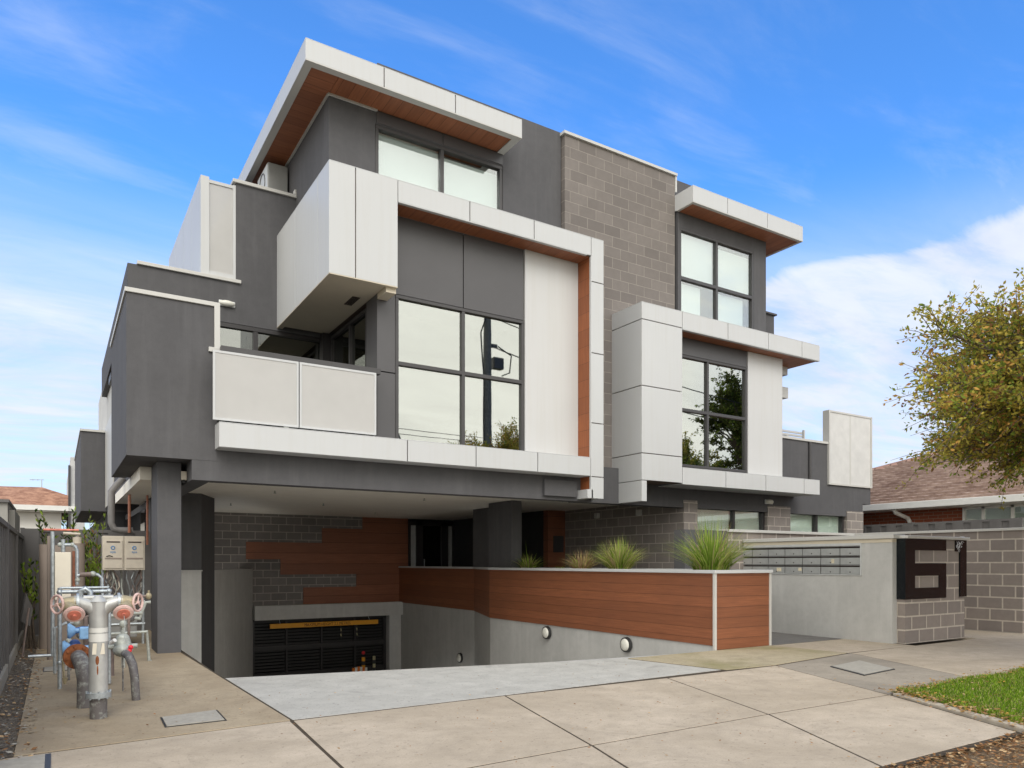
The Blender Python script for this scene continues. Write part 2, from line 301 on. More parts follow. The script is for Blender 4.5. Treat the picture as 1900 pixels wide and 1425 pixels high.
# ------------------------------------------------------------------ mesh builder
class MB:
    def __init__(s): s.v=[]; s.f=[]; s.mi=[]; s.k=0
    def mat(s,k): s.k=k; return s
    def add(s,vs,fs):
        n=len(s.v); s.v+= [tuple(p) for p in vs]; s.f+=[tuple(n+i for i in f) for f in fs]; s.mi+=[s.k]*len(fs); return s
    def box(s,x0,x1,y0,y1,z0,z1):
        vs=[(x,y,z) for z in (z0,z1) for x,y in ((x0,y0),(x1,y0),(x1,y1),(x0,y1))]
        return s.add(vs,[(3,2,1,0),(4,5,6,7),(0,1,5,4),(1,2,6,5),(2,3,7,6),(3,0,4,7)])
    def prism(s,poly,z0,z1):
        n=len(poly); a=sum(poly[i][0]*poly[(i+1)%n][1]-poly[(i+1)%n][0]*poly[i][1] for i in range(n))
        if a<0: poly=poly[::-1]
        vs=[(x,y,z0) for x,y in poly]+[(x,y,z1) for x,y in poly]
        return s.add(vs,[tuple(range(n))[::-1],tuple(range(n,2*n))]+[(i,(i+1)%n,n+(i+1)%n,n+i) for i in range(n)])
    def tube(s,pts,r,n=10,caps=True):
        pts=[Vector(p) for p in pts]; rs=r if isinstance(r,(list,tuple)) else [r]*len(pts); vs=[]; b=None
        for i,p in enumerate(pts):
            t=(pts[min(i+1,len(pts)-1)]-pts[max(i-1,0)]).normalized()
            if b is None:
                b=t.orthogonal().normalized()
            b=(b-t*b.dot(t)).normalized(); c=t.cross(b)
            for k in range(n):
                a=2*math.pi*k/n; vs.append(p+(b*math.cos(a)+c*math.sin(a))*rs[i])
        fs=[(i*n+k,i*n+(k+1)%n,(i+1)*n+(k+1)%n,(i+1)*n+k) for i in range(len(pts)-1) for k in range(n)]
        if caps: fs+=[tuple(range(n))[::-1],tuple((len(pts)-1)*n+k for k in range(n))]
        return s.add(vs,fs)
    def cyl(s,p0,p1,r,r2=None,n=20): return s.tube([p0,p1],[r,r if r2 is None else r2],n)
    def torus(s,c,axis,Rr,r,n=26,m=8,frac=1.):
        ax=Vector(axis).normalized(); u=ax.orthogonal().normalized(); w=ax.cross(u)
        pts=[Vector(c)+(u*math.cos(2*math.pi*i/n)+w*math.sin(2*math.pi*i/n))*Rr for i in range(n+1)]
        return s.tube(pts,r,m,False)
    def ball(s,c,r,sc=(1,1,1),n=14,m=8):
        vs=[];fs=[]
        for i in range(m+1):
            ph=math.pi*i/m
            for k in range(n):
                a=2*math.pi*k/n; vs.append((c[0]+r*sc[0]*math.sin(ph)*math.cos(a),c[1]+r*sc[1]*math.sin(ph)*math.sin(a),c[2]+r*sc[2]*math.cos(ph)))
        for i in range(m):
            for k in range(n): fs.append((i*n+k,(i+1)*n+k,(i+1)*n+(k+1)%n,i*n+(k+1)%n))
        return s.add(vs,fs)
    def build(s,name,mats,parent=None,bev=0,smooth=False,loc=None,uv=True):
        me=bpy.data.meshes.new(name); base=Vector((0,0,0))
        if parent is not None: base=Vector(parent['_w'])
        org=base if loc is None else Vector(loc)
        vs=[(x-org.x,y-org.y,z-org.z) for x,y,z in s.v]
        me.from_pydata(vs,[],s.f)
        if isinstance(mats,str): mats=[mats]
        for q in mats: me.materials.append(MT[q])
        me.polygons.foreach_set('material_index',s.mi)
        if smooth:
            me.polygons.foreach_set('use_smooth',[True]*len(s.f))
        me.update()
        if uv:
            ul=me.uv_layers.new(name='UVMap'); buf=[]
            for p in me.polygons:
                nx,ny,nz=(abs(q) for q in p.normal)
                for vi in p.vertices:
                    x,y,z=s.v[vi]
                    if nz>=nx and nz>=ny: buf+=[x,y]
                    elif nx>ny: buf+=[y,z]
                    else: buf+=[x,z]
            ul.data.foreach_set('uv',buf)
        o=bpy.data.objects.new(name,me); C.objects.link(o); o['_w']=tuple(org)
        if parent is not None: o.parent=parent; o.location=org-base
        else: o.location=org
        if bev:
            b=o.modifiers.new('edge','BEVEL'); b.width=bev; b.segments=2; b.limit_method='ANGLE'; b.angle_limit=R(40)
        if smooth:
            e=o.modifiers.new('es','EDGE_SPLIT'); e.split_angle=R(38)
        return o
def tag(o,label=None,cat=None,group=None,kind=None):
    for k,v in (('label',label),('category',cat),('group',group),('kind',kind)):
        if v: o[k]=v
    return o
def thing(name,loc,label,cat,group=None):
    o=bpy.data.objects.new(name,None); C.objects.link(o); o.location=loc; o['_w']=tuple(loc); o.empty_display_size=.2
    return tag(o,label,cat,group)
def solo(mb,name,mats,label,cat,loc,group=None,kind=None,**k):
    return tag(mb.build(name,mats,None,loc=loc,**k),label,cat,group,kind)
def B(*a): return MB().box(*a)
# ------------------------------------------------------------------ setting: ground
def structure(mb,name,mat,**k): return tag(mb.build(name,mat,**k),kind='structure')
g=MB(); Z0=-.05
for r in ((-400,1.45,2.4,400),(8.42,400,2.4,400),(1.45,8.42,2.4,6.5),(1.45,8.42,20.4,400)):
    g.add([(r[0],r[2],Z0),(r[1],r[2],Z0),(r[1],r[3],Z0),(r[0],r[3],Z0)],[(0,1,2,3)])
structure(g,'ground','mortar_strip')
g=MB()
for p in ([(-3.3,2.45),(6.0,2.45),(6.5,3.83),(24,3.88),(24,5.97),(8.95,5.9),(8.78,7.0),(7.63,6.98),(6.05,6.98),(4.38,7.38),(1.49,7.98),(1.46,14.5),(-.22,14.5),(-.22,5.5),(-9,5.0),(-9,3.5),(-3.3,3.5)],): g.add([(x,y,-.0025) for x,y in p],[tuple(range(len(p)))])
structure(g,'joint_sand','joint_dirt')
def slabs(polys,name,mat,z1=0.,gap=.0095,z0=-.12):
    mb=MB()
    for p in polys:
        cx=sum(a for a,b in p)/len(p); cy=sum(b for a,b in p)/len(p); q=[]
        for a,b in p:
            dx,dy=a-cx,b-cy; l=math.hypot(dx,dy); q.append((a-dx/l*gap*1.3,b-dy/l*gap*1.3))
        mb.prism(q,z0,z1)
    return structure(mb,name,mat,bev=.003)
slabs([[(1.53,5.6),(3.44,5.63),(2.99,3.8),(1.40,3.74)],[(3.44,5.63),(5.40,5.60),(4.79,3.84),(2.99,3.8)],[(5.40,5.60),(7.12,5.60),(6.42,3.82),(4.79,3.84)],
 [(1.40,3.74),(2.99,3.8),(2.62,2.5),(1.30,2.5)],[(2.99,3.8),(4.79,3.84),(4.13,2.5),(2.62,2.5)],[(4.79,3.84),(6.42,3.82),(5.79,2.5),(4.13,2.5)]],'driveway_crossing','path_concrete')
slabs([[(-3.2,5.2),(1.52,5.6),(1.40,3.74),(-3.2,3.5)],[(8.95,5.85),(11.2,5.9),(11.2,3.9),(8.08,3.9)],[(11.2,5.9),(13.6,5.95),(13.6,3.9),(11.2,3.9)],[(13.6,5.95),(17,5.95),(17,3.9),(13.6,3.9)],[(17,5.95),(24,5.95),(24,3.9),(17,3.9)],[(-9,5.),(-3.2,5.2),(-3.2,3.5),(-9,3.5)]],'footpath','path_concrete')
slabs([[(7.12,5.6),(8.95,5.85),(8.08,3.9),(6.42,3.82)]],'old_path_slab','old_concrete')
slabs([[(-.22,5.46),(1.52,5.6),(1.475,8.03),(1.43,10.5),(1.43,14.5),(-.22,14.5)]],'service_pad','pad_concrete',z1=.004)
slabs([[(1.53,5.62),(6.33,5.70),(6.05,7.0),(4.38,7.41),(1.49,8.03)]],'driveway','drive_concrete',z0=-.25)
slabs([[(6.35,5.66),(7.12,5.62),(8.9,5.87),(8.78,7.0),(7.63,7.0),(6.07,7.0)]],'concrete_verge','verge_concrete',z0=-.25,z1=.004)
slabs([[(8.95,5.88),(10.55,5.88),(10.55,7.0),(8.79,7.0)]],'entry_threshold','path_concrete',z0=-.2)
slabs([[(8.78,7.02),(10.6,7.02),(10.6,14.6),(8.42,14.6),(8.42,13.2),(8.78,13.1)],[(8.42,14.6),(10.3,14.6),(10.3,19.6),(8.42,19.6)]],'entry_path','entry_paving',z1=.002)
slabs([[(12.35,5.9),(13.78,5.93),(13.78,8.9),(12.35,8.9)],[(10.66,6.35),(12.35,6.35),(12.35,8.9),(10.66,8.9)]],'courtyard_paving','path_concrete',z1=.002)
rp=MB(); cr=[(1.47,8.0),(4.38,7.4),(6.05,6.98),(7.63,6.98)]; zb=-2.75
rp.add([(x,y,-.01) for x,y in cr]+[(8.42,20.2,zb),(1.47,20.2,zb)],[(0,1,2,3,4,5)]); structure(rp,'garage_ramp','ramp_concrete')
structure(B(-.42,-.22,5.4,14.5,-.1,-.01),'gravel_strip','gravel')
vg=MB(); vg.add([(-9,1.0,-.03),(24,1.0,-.03),(24,2.5,-.03),(-9,2.5,-.03)],[(0,1,2,3)]); structure(vg,'dirt_verge','dirt')
lw=MB(); lw.add([(6.5,3.86,.015),(24,3.86,.015),(24,2.45,.015),(5.86,2.45,.015)],[(0,1,2,3)]); structure(lw,'lawn_soil','turf')
lw=MB(); lw.add([(-9,3.5,.0),(1.3,3.72,.0),(1.25,2.45,.0),(-9,2.45,.0)],[(0,1,2,3)]); structure(lw,'nature_strip','turf')
kb=MB()
for i in range(3):
    a=i/3; b=(i+1)/3; p=lambda q:(6.43-.66*q,3.80-1.36*q)
    (xa,ya),(xb,yb)=p(a),p(b-.003); zt=.012+.022*b
    kb.prism([(xa,ya),(xb,yb),(xb+.085,yb-.03),(xa+.085,ya-.03)],-.1,zt)
structure(kb,'lawn_edging','kerb_concrete',bev=.012)
structure(B(-60,60,.55,.98,-.12,-.02),'street_kerb','kerb_concrete',bev=.02)
rd=MB(); rd.add([(-200,-7,-.14),(200,-7,-.14),(200,.55,-.14),(-200,.55,-.14)],[(0,1,2,3)]); structure(rd,'road','asphalt')
rd=MB(); rd.add([(-200,-200,-.08),(200,-200,-.08),(200,-7,-.08),(-200,-7,-.08)],[(0,1,2,3)]); structure(rd,'far_verge','turf')
# ------------------------------------------------------------------ the apartment building
BL=thing('apartment_building',(8,10.3,0),'three storey dark grey apartment building with white boxed frames, block tower and timber soffits','apartment building')
def bp(mb,name,mat,**k): return mb.build(name,mat,BL,**k)
G=.008
def panels_front(x0,x1,y,z0,z1,xs=(),zs=(),th=.03,mb=None):     # separate sheets facing -Y with open joints
    mb=mb or MB(); X=[x0]+list(xs)+[x1]; Zs=[z0]+list(zs)+[z1]
    for i in range(len(X)-1):
        for j in range(len(Zs)-1):
            mb.box(X[i]+(G if i else 0),X[i+1]-(G if i<len(X)-2 else 0),y,y+th,Zs[j]+(G if j else 0),Zs[j+1]-(G if j<len(Zs)-2 else 0))
    return mb
def panels_side(x,y0,y1,z0,z1,ys=(),zs=(),th=.03,mb=None):
    mb=mb or MB(); Ys=[y0]+list(ys)+[y1]; Zs=[z0]+list(zs)+[z1]
    for i in range(len(Ys)-1):
        for j in range(len(Zs)-1):
            mb.box(x,x+th,Ys[i]+(G if i else 0),Ys[i+1]-(G if i<len(Ys)-2 else 0),Zs[j]+(G if j else 0),Zs[j+1]-(G if j<len(Zs)-2 else 0))
    return mb
# -- masonry and rendered walls
bp(B(.95,4.07,12.7,20,5.15,5.82),'upper_wall','dark_render')
bp(B(2.54,3.53,12.7,13.0,5.82,7.48),'terrace_wall','dark_render')
bp(MB().box(1.08,2.62,12.66,12.86,5.82,5.875).box(1.08,1.2,12.86,20,5.82,5.875),'parapet_cap','white_flashing',bev=.004)
bp(MB().box(2.49,3.56,12.66,13.02,7.48,7.535).box(3.50,3.56,12.66,12.75,7.535,7.62),'parapet_cap','white_flashing',bev=.004)
bp(MB().box(.75,1.81,10.2,10.42,2.53,4.55).box(.75,.95,10.42,13.0,2.53,4.55),'balcony_wall','dark_render')
bp(MB().box(.73,1.84,10.175,10.44,4.55,4.605).box(.73,.97,10.44,13.0,4.55,4.605),'parapet_cap','white_flashing',bev=.004)
bp(MB().box(1.77,1.84,10.17,10.44,3.98,4.55).box(1.70,1.84,10.165,10.2,3.95,4.01),'end_trim','white_flashing',bev=.003)
bp(MB().box(.95,4.3,10.42,12.9,2.53,2.93),'balcony_floor','dark_render')
bp(MB().box(1.5,8.02,10.204,10.45,2.27,2.95).box(1.5,1.74,10.45,14.4,2.27,2.6),'front_beam','dark_render')
bp(B(6.98,7.66,10.14,10.2,2.33,2.6),'beam_box','dark_render')
bp(MB().box(8.0,16.69,10.6,10.86,2.30,2.97).box(13.28,16.69,10.6,10.86,2.97,3.96).box(16.69,17.01,10.6,10.86,2.62,3.96),'right_beam','dark_render')
bp(MB().box(10.66,17.0,10.86,20,2.47,3.9),'right_floor','dark_render')
bp(B(1.14,1.43,10.6,11.3,0,2.53),'front_pillar','dark_render',bev=.006)
bp(MB().prism([(1.85,14.47),(2.29,14.47),(2.68,15.4),(2.2,15.6)],-2.8,2.47),'ramp_column','dark_render')
bp(B(7.9,8.15,12.67,13.6,0,2.47),'entry_column','dark_render',bev=.006)
bp(B(8.5,8.75,14.4,15.38,0,2.47),'entry_column','dark_render',bev=.006)
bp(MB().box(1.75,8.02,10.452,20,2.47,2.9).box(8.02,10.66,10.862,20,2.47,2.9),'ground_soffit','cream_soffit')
for x,y in ((3.3,13.2),(4.9,15.5),(6.2,13.2),(6.9,17.6),(8.7,12.0),(3.2,16.5)): bp(MB().cyl((x,y,2.47),(x,y,2.43),.012).cyl((x,y,2.43),(x,y,2.42),.022),'sprinkler_head','grey_iron')
# side of the building running back
bp(MB().box(1.45,1.84,14.5,30,0,2.34),'side_wall','dark_render')
bp(B(1.0,1.44,11.32,16.2,2.35,2.528),'side_soffit','cream_soffit')
bp(B(1.04,2.0,13.0,18,2.53,5.15),'side_upper_wall','dark_render')
bp(MB().box(.52,2.2,20,26,2.42,4.30),'rear_wing','dark_render')
bp(B(.50,1.1,19.96,26,4.30,4.35),'parapet_cap','white_flashing')
bp(B(1.02,1.06,17.2,19.95,2.5,4.38),'white_fin','white_flashing')
bp(MB().box(1.06,3,18,24,4.38,5.75),'rear_upper_wall','mid_grey_render')
bp(MB().box(.98,1.06,17.2,17.9,5.0,5.5),'window_hood','frame_grey')
bp(MB().box(.47,.9,30,40,0,4.9),'rear_wing','mid_grey_render')
bp(MB().box(.40,.47,29.9,30.2,1.2,4.6),'end_trim','frame_grey')
bp(MB().box(1.06,2.2,20.0,30,0,2.42),'rear_undercroft','interior_dark')
# block tower
bp(B(7.88,10.62,10.8,20,2.97,9.0),'block_tower','block_brown')
bp(B(7.84,10.66,10.76,20,9.0,9.05),'parapet_cap','white_flashing')
bp(B(10.62,10.66,10.78,10.9,8.68,9.0),'end_trim','white_flashing')
# top floor left
bp(MB().box(3.53,4.27,10.9,11.1,6.4,8.31).box(4.27,6.62,10.9,11.1,8.10,8.31).box(4.27,6.62,10.9,11.1,6.3,6.72).box(6.62,7.865,10.9,11.1,5.2,8.31).box(4.31,7.865,10.9,11.1,8.31,9.07),'top_floor_wall','dark_render')
bp(MB().box(3.53,3.73,11.1,20,5.82,8.31),'top_side_wall','dark_render')
bp(MB().box(4.29,5.44,10.885,10.899,8.115,8.30).box(5.46,6.61,10.885,10.899,8.115,8.30),'spandrel_panel','black_panel')
bp(B(3.03,6.60,10.33,20,8.345,8.58),'roof_core','joint_backing')
bp(B(4.2,6.6,11.1,20,8.58,8.9),'roof_top','dark_render')
f=panels_front(3.0,6.63,10.3,8.31,8.60,(4.18,5.38)); panels_side(3.0,10.33,20,8.31,8.60,(11.8,13.1,14.4,15.7),mb=f); f.box(6.60,6.63,10.33,10.95,8.31,8.60); f.box(3.0,6.63,10.3,20,8.60,8.61)
bp(f,'roof_fascia','white_cladding',bev=.003)
f=MB().box(3.0,6.63,10.3,10.42,8.295,8.31).box(3.0,3.12,10.42,20,8.295,8.31).box(6.50,6.63,10.42,10.95,8.295,8.31)
bp(f,'fascia_lip','white_flashing')
bp(MB().box(3.12,3.53,10.91,20,8.318,8.33).box(3.12,3.53,10.42,10.905,8.318,8.33),'roof_soffit','timber_soffit_x')
bp(MB().box(3.535,6.50,10.42,10.9,8.318,8.33),'roof_soffit','timber_soffit_y')
bp(MB().box(3.51,4.3,10.87,10.9,8.29,8.318).box(3.50,3.53,10.9,15,8.29,8.318),'soffit_trim','white_flashing')
# white box over the balcony
bp(B(3.24,4.20,9.93,12.68,5.22,6.74),'box_core','joint_backing')
f=panels_front(3.21,4.225,9.9,5.2,6.755,(3.59,)); panels_side(3.21,9.93,12.7,5.2,6.755,(10.42,11.59),mb=f); f.box(3.21,4.225,9.9,12.7,6.755,6.765)
bp(f,'box_cladding','white_cladding',bev=.003)
f=MB().box(3.24,4.07,9.96,12.6,5.205,5.219)
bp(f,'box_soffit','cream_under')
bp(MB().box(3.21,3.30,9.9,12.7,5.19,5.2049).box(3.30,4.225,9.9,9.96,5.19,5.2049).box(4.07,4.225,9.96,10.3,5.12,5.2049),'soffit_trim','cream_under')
v=MB()
for i in range(7): v.box(3.80+i*.018,3.808+i*.018,10.6,11.0,5.196,5.204)
bp(v,'vent_grille','slot_dark')
# left frame
bp(MB().box(4.23,7.99,9.93,10.32,6.48,6.74).box(7.82,8.03,9.93,10.78,2.33,6.74),'frame_core','joint_backing')
f=panels_front(4.235,7.775,9.9,6.45,6.755,(5.42,6.61)); panels_front(7.787,8.05,9.9,2.30,6.755,(),(2.67,3.59,4.79,6.01),mb=f)
f.box(4.235,8.05,9.9,10.85,6.756,6.766).box(8.03,8.05,9.931,10.8,2.30,6.755)
f.box(4.235,7.70,9.9,9.96,6.437,6.45)
f.box(7.775,7.787,9.9,9.945,2.45,6.44).box(7.70,7.82,9.9,10.2,2.30,2.45)
bp(f,'frame_cladding','white_cladding',bev=.003)
bp(MB().box(4.235,7.78,9.96,10.3,6.44,6.46),'frame_soffit','timber_soffit_y')
bp(MB().box(7.782,7.81,9.95,10.3,2.452,6.44),'frame_reveal','timber_reveal')
f=panels_front(1.78,7.765,9.9,2.68,2.99,(4.38,5.53,6.68)); f.box(1.78,1.80,9.93,10.2,2.68,2.99).box(1.78,7.765,9.9,10.28,2.991,3.0).box(1.80,7.765,9.93,10.2,2.675,2.69)
bp(f,'lower_band','white_cladding',bev=.003)
bp(B(1.81,7.75,9.94,10.19,2.70,2.98),'band_core','joint_backing')
# recessed wall
bp(MB().box(4.075,5.512,10.3,10.36,5.255,6.44).box(5.528,6.66,10.3,10.36,5.255,6.44),'spandrel_panel','black_panel',bev=.003)
bp(MB().box(4.07,4.36,10.305,10.75,4.06,5.24).box(4.07,4.36,10.305,10.75,2.95,4.045),'dark_pier','black_panel',bev=.003)
bp(B(4.08,7.77,10.36,10.6,5.25,6.44),'wall_core','joint_backing')
bp(B(6.675,7.78,10.27,10.6,3.0,6.44),'white_infill_panel','white_panel',bev=.003)
bp(B(4.07,8.0,10.6,10.8,2.97,6.4) if 0 else B(6.70,7.88,10.6,10.88,2.97,6.4),'wall_core','joint_backing')
# -- windows: frame part with pane and blind as sub-parts
def window(u0,u1,z0,z1,pos,us=(),zs=(),axis='y',glassm='mirror_glass',blinds=(),fr='frame_grey',w=.05,dep=.09,room=.9,bm='blind',name='window',label=None):
    def bx(mb,a0,a1,d0,d1,c0,c1):
        if axis=='y': mb.box(a0,a1,pos+d0,pos+d1,c0,c1)
        else: mb.box(pos+d0,pos+d1,a0,a1,c0,c1)
    f=MB(); U=[u0]+list(us)+[u1]; Zv=[z0]+list(zs)+[z1]
    bx(f,u0,u1,-.01,dep,z0,z0+w); bx(f,u0,u1,-.01,dep,z1-w,z1)
    bx(f,u0,u0+w,-.008,dep-.002,z0+w,z1-w); bx(f,u1-w,u1,-.008,dep-.002,z0+w,z1-w)
    for u in us: bx(f,u-w*.55,u+w*.55,-.006,dep-.004,z0+w,z1-w)
    for q in zs:
        for i in range(len(U)-1):
            a=U[i]+(w if i==0 else w*.55); b=U[i+1]-(w if i==len(U)-2 else w*.55); bx(f,a,b,-.006,dep-.004,q-w*.6,q+w*.6)
    # inner sash lines and the room behind
    o=f.build(name,fr,BL,bev=.004)
    for i in range(len(U)-1):
        for j in range(len(Zv)-1):
            p=MB(); bx(p,U[i]+.01,U[i+1]-.01,.038+.001*i,.044+.001*i,Zv[j]+.01,Zv[j+1]-.01); p.build('pane',glassm,o)
    rm=MB()
    if axis=='y': q=[(u0+.02,pos+.1,z0),(u1-.02,pos+.1,z0),(u1-.02,pos+room,z0),(u0+.02,pos+room,z0)]
    else: q=[(pos+.1,u0+.02,z0),(pos+room,u0+.02,z0),(pos+room,u1-.02,z0),(pos+.1,u1-.02,z0)]
    q=q+[(x,y,z1) for x,y,_ in q]
    fs=[(0,1,2,3),(4,5,6,7),(1,2,6,5),(3,0,4,7),(2,3,7,6)] if axis=='y' else [(0,1,2,3),(4,5,6,7),(0,1,5,4),(1,2,6,5),(2,3,7,6)]
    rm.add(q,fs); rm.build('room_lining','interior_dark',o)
    for (a0,a1,b0,b1) in blinds:
        p=MB(); bx(p,a0,a1,.10,.108,b0,b1); bx(p,a0,a1,.095,.112,b0,b0+.025); p.build('blind',bm,o)
    return o
window(4.36,6.67,3.0,5.245,10.3,(5.52,),(4.215,))
window(4.28,6.62,6.72,8.10,10.92,(5.455,),(),glassm='clear_glass',blinds=((4.33,5.42,6.8,8.05),(5.50,6.57,6.8,7.98)),fr='frame_grey',w=.055)
window(10.70,12.93,5.92,7.98,10.76,(11.79,),(6.97,),glassm='clear_glass',blinds=((10.75,11.75,6.99,7.95),(11.83,12.89,7.02,7.85),(10.75,11.4,5.95,6.9),(11.83,12.7,5.95,6.9)),w=.055)
window(9.99,12.175,3.06,5.235,10.3,(11.03,),(4.17,),w=.05)
window(11.04,13.19,1.0,2.39,10.68,(12.22,),(),glassm='clear_glass',blinds=((11.1,12.17,1.05,2.34),(12.27,13.13,1.05,2.34)),fr='frame_black',w=.055,bm='blind_warm')
window(13.95,16.04,1.0,2.36,10.68,(15.02,),(),glassm='clear_glass',blinds=((14.0,14.97,1.05,2.31),(15.07,15.98,1.05,2.31)),fr='frame_black',w=.055,bm='blind_warm')
window(2.0,4.03,2.95,5.14,12.7,(2.86,),(),glassm='tint_glass',blinds=((2.05,2.78,2.95,5.1),),fr='frame_black',w=.07,bm='blind_warm')
window(10.78,12.52,2.95,5.14,4.09,(11.57,),(),axis='x',glassm='tint_glass',fr='frame_black',w=.06,room=.9)
bp(B(3.95,4.19,12.522,12.69,2.95,5.19),'corner_post','frame_black')
bp(B(4.195,5.3,12.53,13.0,2.9,5.2),'room_corner','interior_dark')
bp(B(1.42,1.446,15.2,20,1.0,2.2),'side_window','dark_glass')
# balcony balustrade
bal=bp(MB().box(1.83,4.02,10.04,10.14,3.935,4.015).box(1.83,1.88,10.04,10.12,2.99,3.935).box(3.90,3.95,10.06,10.14,2.99,3.935),'balustrade','frame_grey')
f=MB()
for a,b in ((1.72,2.815),(2.83,3.93)):
    f.box(a,b,9.985,10.015,3.035,3.065).box(a,b,9.985,10.015,3.90,3.93).box(a,a+.028,9.985,10.015,3.065,3.90).box(b-.028,b,9.985,10.015,3.065,3.90).box(a+.03,b-.03,10.0,10.014,3.47,3.50)
f.build('panel_frame','white_cladding',bal)
for a,b in ((1.72,2.815),(2.83,3.93)): B(a+.028,b-.028,9.992,9.997,3.065,3.90).build('perforated_panel','perforated',bal)
# terrace privacy screens
sc=bp(MB().box(2.50,2.54,12.7,12.75,5.88,7.44).box(2.0,2.13,12.70,12.75,5.88,7.47).box(2.13,2.50,12.705,12.745,7.38,7.43).box(2.13,2.50,12.705,12.745,5.88,5.95),'privacy_screen','white_cladding')
B(2.13,2.50,12.72,12.726,5.95,7.38).build('perforated_panel','perforated',sc)
panels_side(2.0,12.76,16.6,5.88,7.47,(13.6,14.6,15.6)).build('screen_side','white_cladding',sc)
# right top storey
bp(MB().box(10.66,10.70,10.75,10.95,5.5,8.30).box(12.93,13.33,10.75,10.95,5.5,8.30).box(10.70,12.93,10.75,10.95,7.98,8.30).box(13.13,13.33,10.95,18,5.5,8.3).box(10.81,13.14,10.97,11.1,8.3,9.06).box(10.68,10.81,10.97,11.1,8.3,9.06),'right_top_wall','dark_render')
bp(B(10.65,13.97,10.33,12.2,8.33,8.58),'canopy_core','joint_backing')
f=panels_front(10.62,14.0,10.3,8.29,8.60,(11.6,12.82)); f.box(10.62,10.65,10.33,10.8,8.29,8.60).box(13.97,14.0,10.33,12.2,8.29,8.60).box(10.62,14.0,10.3,12.2,8.60,8.61)
bp(f,'canopy_fascia','white_cladding',bev=.003)
bp(MB().box(10.62,14.0,10.3,10.37,8.275,8.29).box(13.93,14.0,10.37,12.2,8.275,8.29).box(10.62,10.68,10.37,10.75,8.275,8.29),'fascia_lip','white_flashing')
bp(MB().box(10.68,13.93,10.37,10.75,8.282,8.325).box(13.33,13.93,10.75,12.2,8.282,8.325),'canopy_soffit','timber_soffit_y')
bp(B(13.4,14.55,11.5,14,5.0,7.08),'far_parapet','dark_render'); bp(B(13.4,14.6,11.45,14.05,7.08,7.12),'parapet_cap','dark_render')
# right box
bp(MB().box(9.01,9.96,9.99,10.78,2.71,5.89).box(9.96,14.08,9.99,10.9,5.62,5.89).box(9.96,14.08,9.99,10.28,2.70,2.95),'right_frame_core','joint_backing')
f=panels_front(8.98,9.985,9.96,2.695,5.905,(),(3.18,4.40,5.60)); panels_side(8.98,9.99,10.8,2.695,5.905,(),(3.18,4.40,5.60),mb=f)
f.box(8.98,9.10,9.96,9.99,2.31,2.683).box(8.98,9.01,9.99,10.62,2.31,2.683).box(9.07,9.10,9.99,10.6,2.31,2.683)
panels_front(9.997,14.11,9.96,5.585,5.905,(11.23,12.43,13.51),mb=f); panels_front(9.997,14.11,9.96,2.67,2.98,(11.17,12.35,13.58),mb=f)
f.box(8.98,14.11,9.96,10.9,5.906,5.915).box(14.08,14.11,9.99,10.9,5.585,5.905).box(14.08,14.11,9.99,10.3,2.67,2.98).box(9.997,14.11,9.96,10.3,2.981,2.99).box(9.99,14.08,9.99,10.6,2.675,2.69)
f.box(9.997,14.11,9.96,10.03,5.572,5.584)
bp(f,'right_frame_cladding','white_cladding',bev=.003)
bp(MB().box(9.99,14.08,10.03,10.9,5.578,5.61),'frame_soffit','timber_soffit_y')
bp(B(9.985,12.18,10.3,10.34,5.245,5.577),'spandrel_panel','black_panel')
bp(B(12.19,13.28,10.28,10.6,2.99,5.577),'white_infill_panel','white_panel',bev=.003)
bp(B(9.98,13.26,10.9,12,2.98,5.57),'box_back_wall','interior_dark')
# right end details
bp(MB().box(13.28,15.30,10.57,10.88,3.96,4.01),'parapet_cap','white_flashing')
bp(MB().tube([(14.62,10.57,2.97),(14.62,10.57,3.95)],.035,8),'downpipe','frame_grey')
sc=bp(MB().box(15.30,15.34,10.55,10.72,3.02,4.76).box(16.97,17.01,10.55,10.72,3.02,4.76).box(15.34,16.97,10.56,10.60,4.72,4.76).box(15.34,16.97,10.56,10.60,3.02,3.06).box(16.13,16.17,10.57,10.60,3.06,4.72),'privacy_screen','white_flashing')
B(15.34,16.97,10.575,10.585,3.06,4.72).build('perforated_panel','screen_grey',sc)
B(15.34,16.97,10.60,10.62,3.06,4.72).build('screen_back','screen_grey',sc)
f=MB()
for i in range(6): f.box(15.0,16.6,12.2,12.24,4.15+i*.08,4.20+i*.08)
f.box(16.55,16.6,12.15,12.2,3.9,4.65); bp(f,'deck_rail','white_flashing')
bp(MB().box(13.4,13.95,10.66,10.85,5.40,5.69).box(13.4,14.02,10.7,10.9,4.90,5.14),'sun_hood','white_flashing')
# ground floor block work
f=MB()
f.box(10.66,11.04,10.585,10.9,0,2.45).box(13.19,13.95,10.585,10.9,0,2.44).box(16.04,16.69,10.585,10.9,0,2.43).box(11.04,13.19,10.60,10.9,0,1.0).box(13.95,16.04,10.60,10.9,0,1.0)
f.box(10.66,10.86,10.9,14.6,0,2.47)
bp(f,'ground_floor_wall','block_entry')
bp(MB().box(10.15,10.66,14.6,14.8,0,2.47),'entry_panel_wall','timber_dark')
bp(B(10.30,10.60,14.58,14.6,1.45,1.85),'notice_panel','frame_grey')
bp(B(10.15,10.35,14.8,19.6,0,2.47),'entry_side_wall','interior_dark')
bp(B(2.4,8.68,19.6,19.9,-.29,2.47),'garage_wall','block_dark')
st=MB()
for x0,z0,z1 in ((7.30,2.13,2.47),(6.15,1.73,2.13),(4.17,1.285,1.73),(5.04,.88,1.285),(7.12,.53,.88),(5.64,.08,.53)): st.box(x0,8.67,19.57,19.6,z0,z1)
bp(st,'timber_feature','timber_dark')
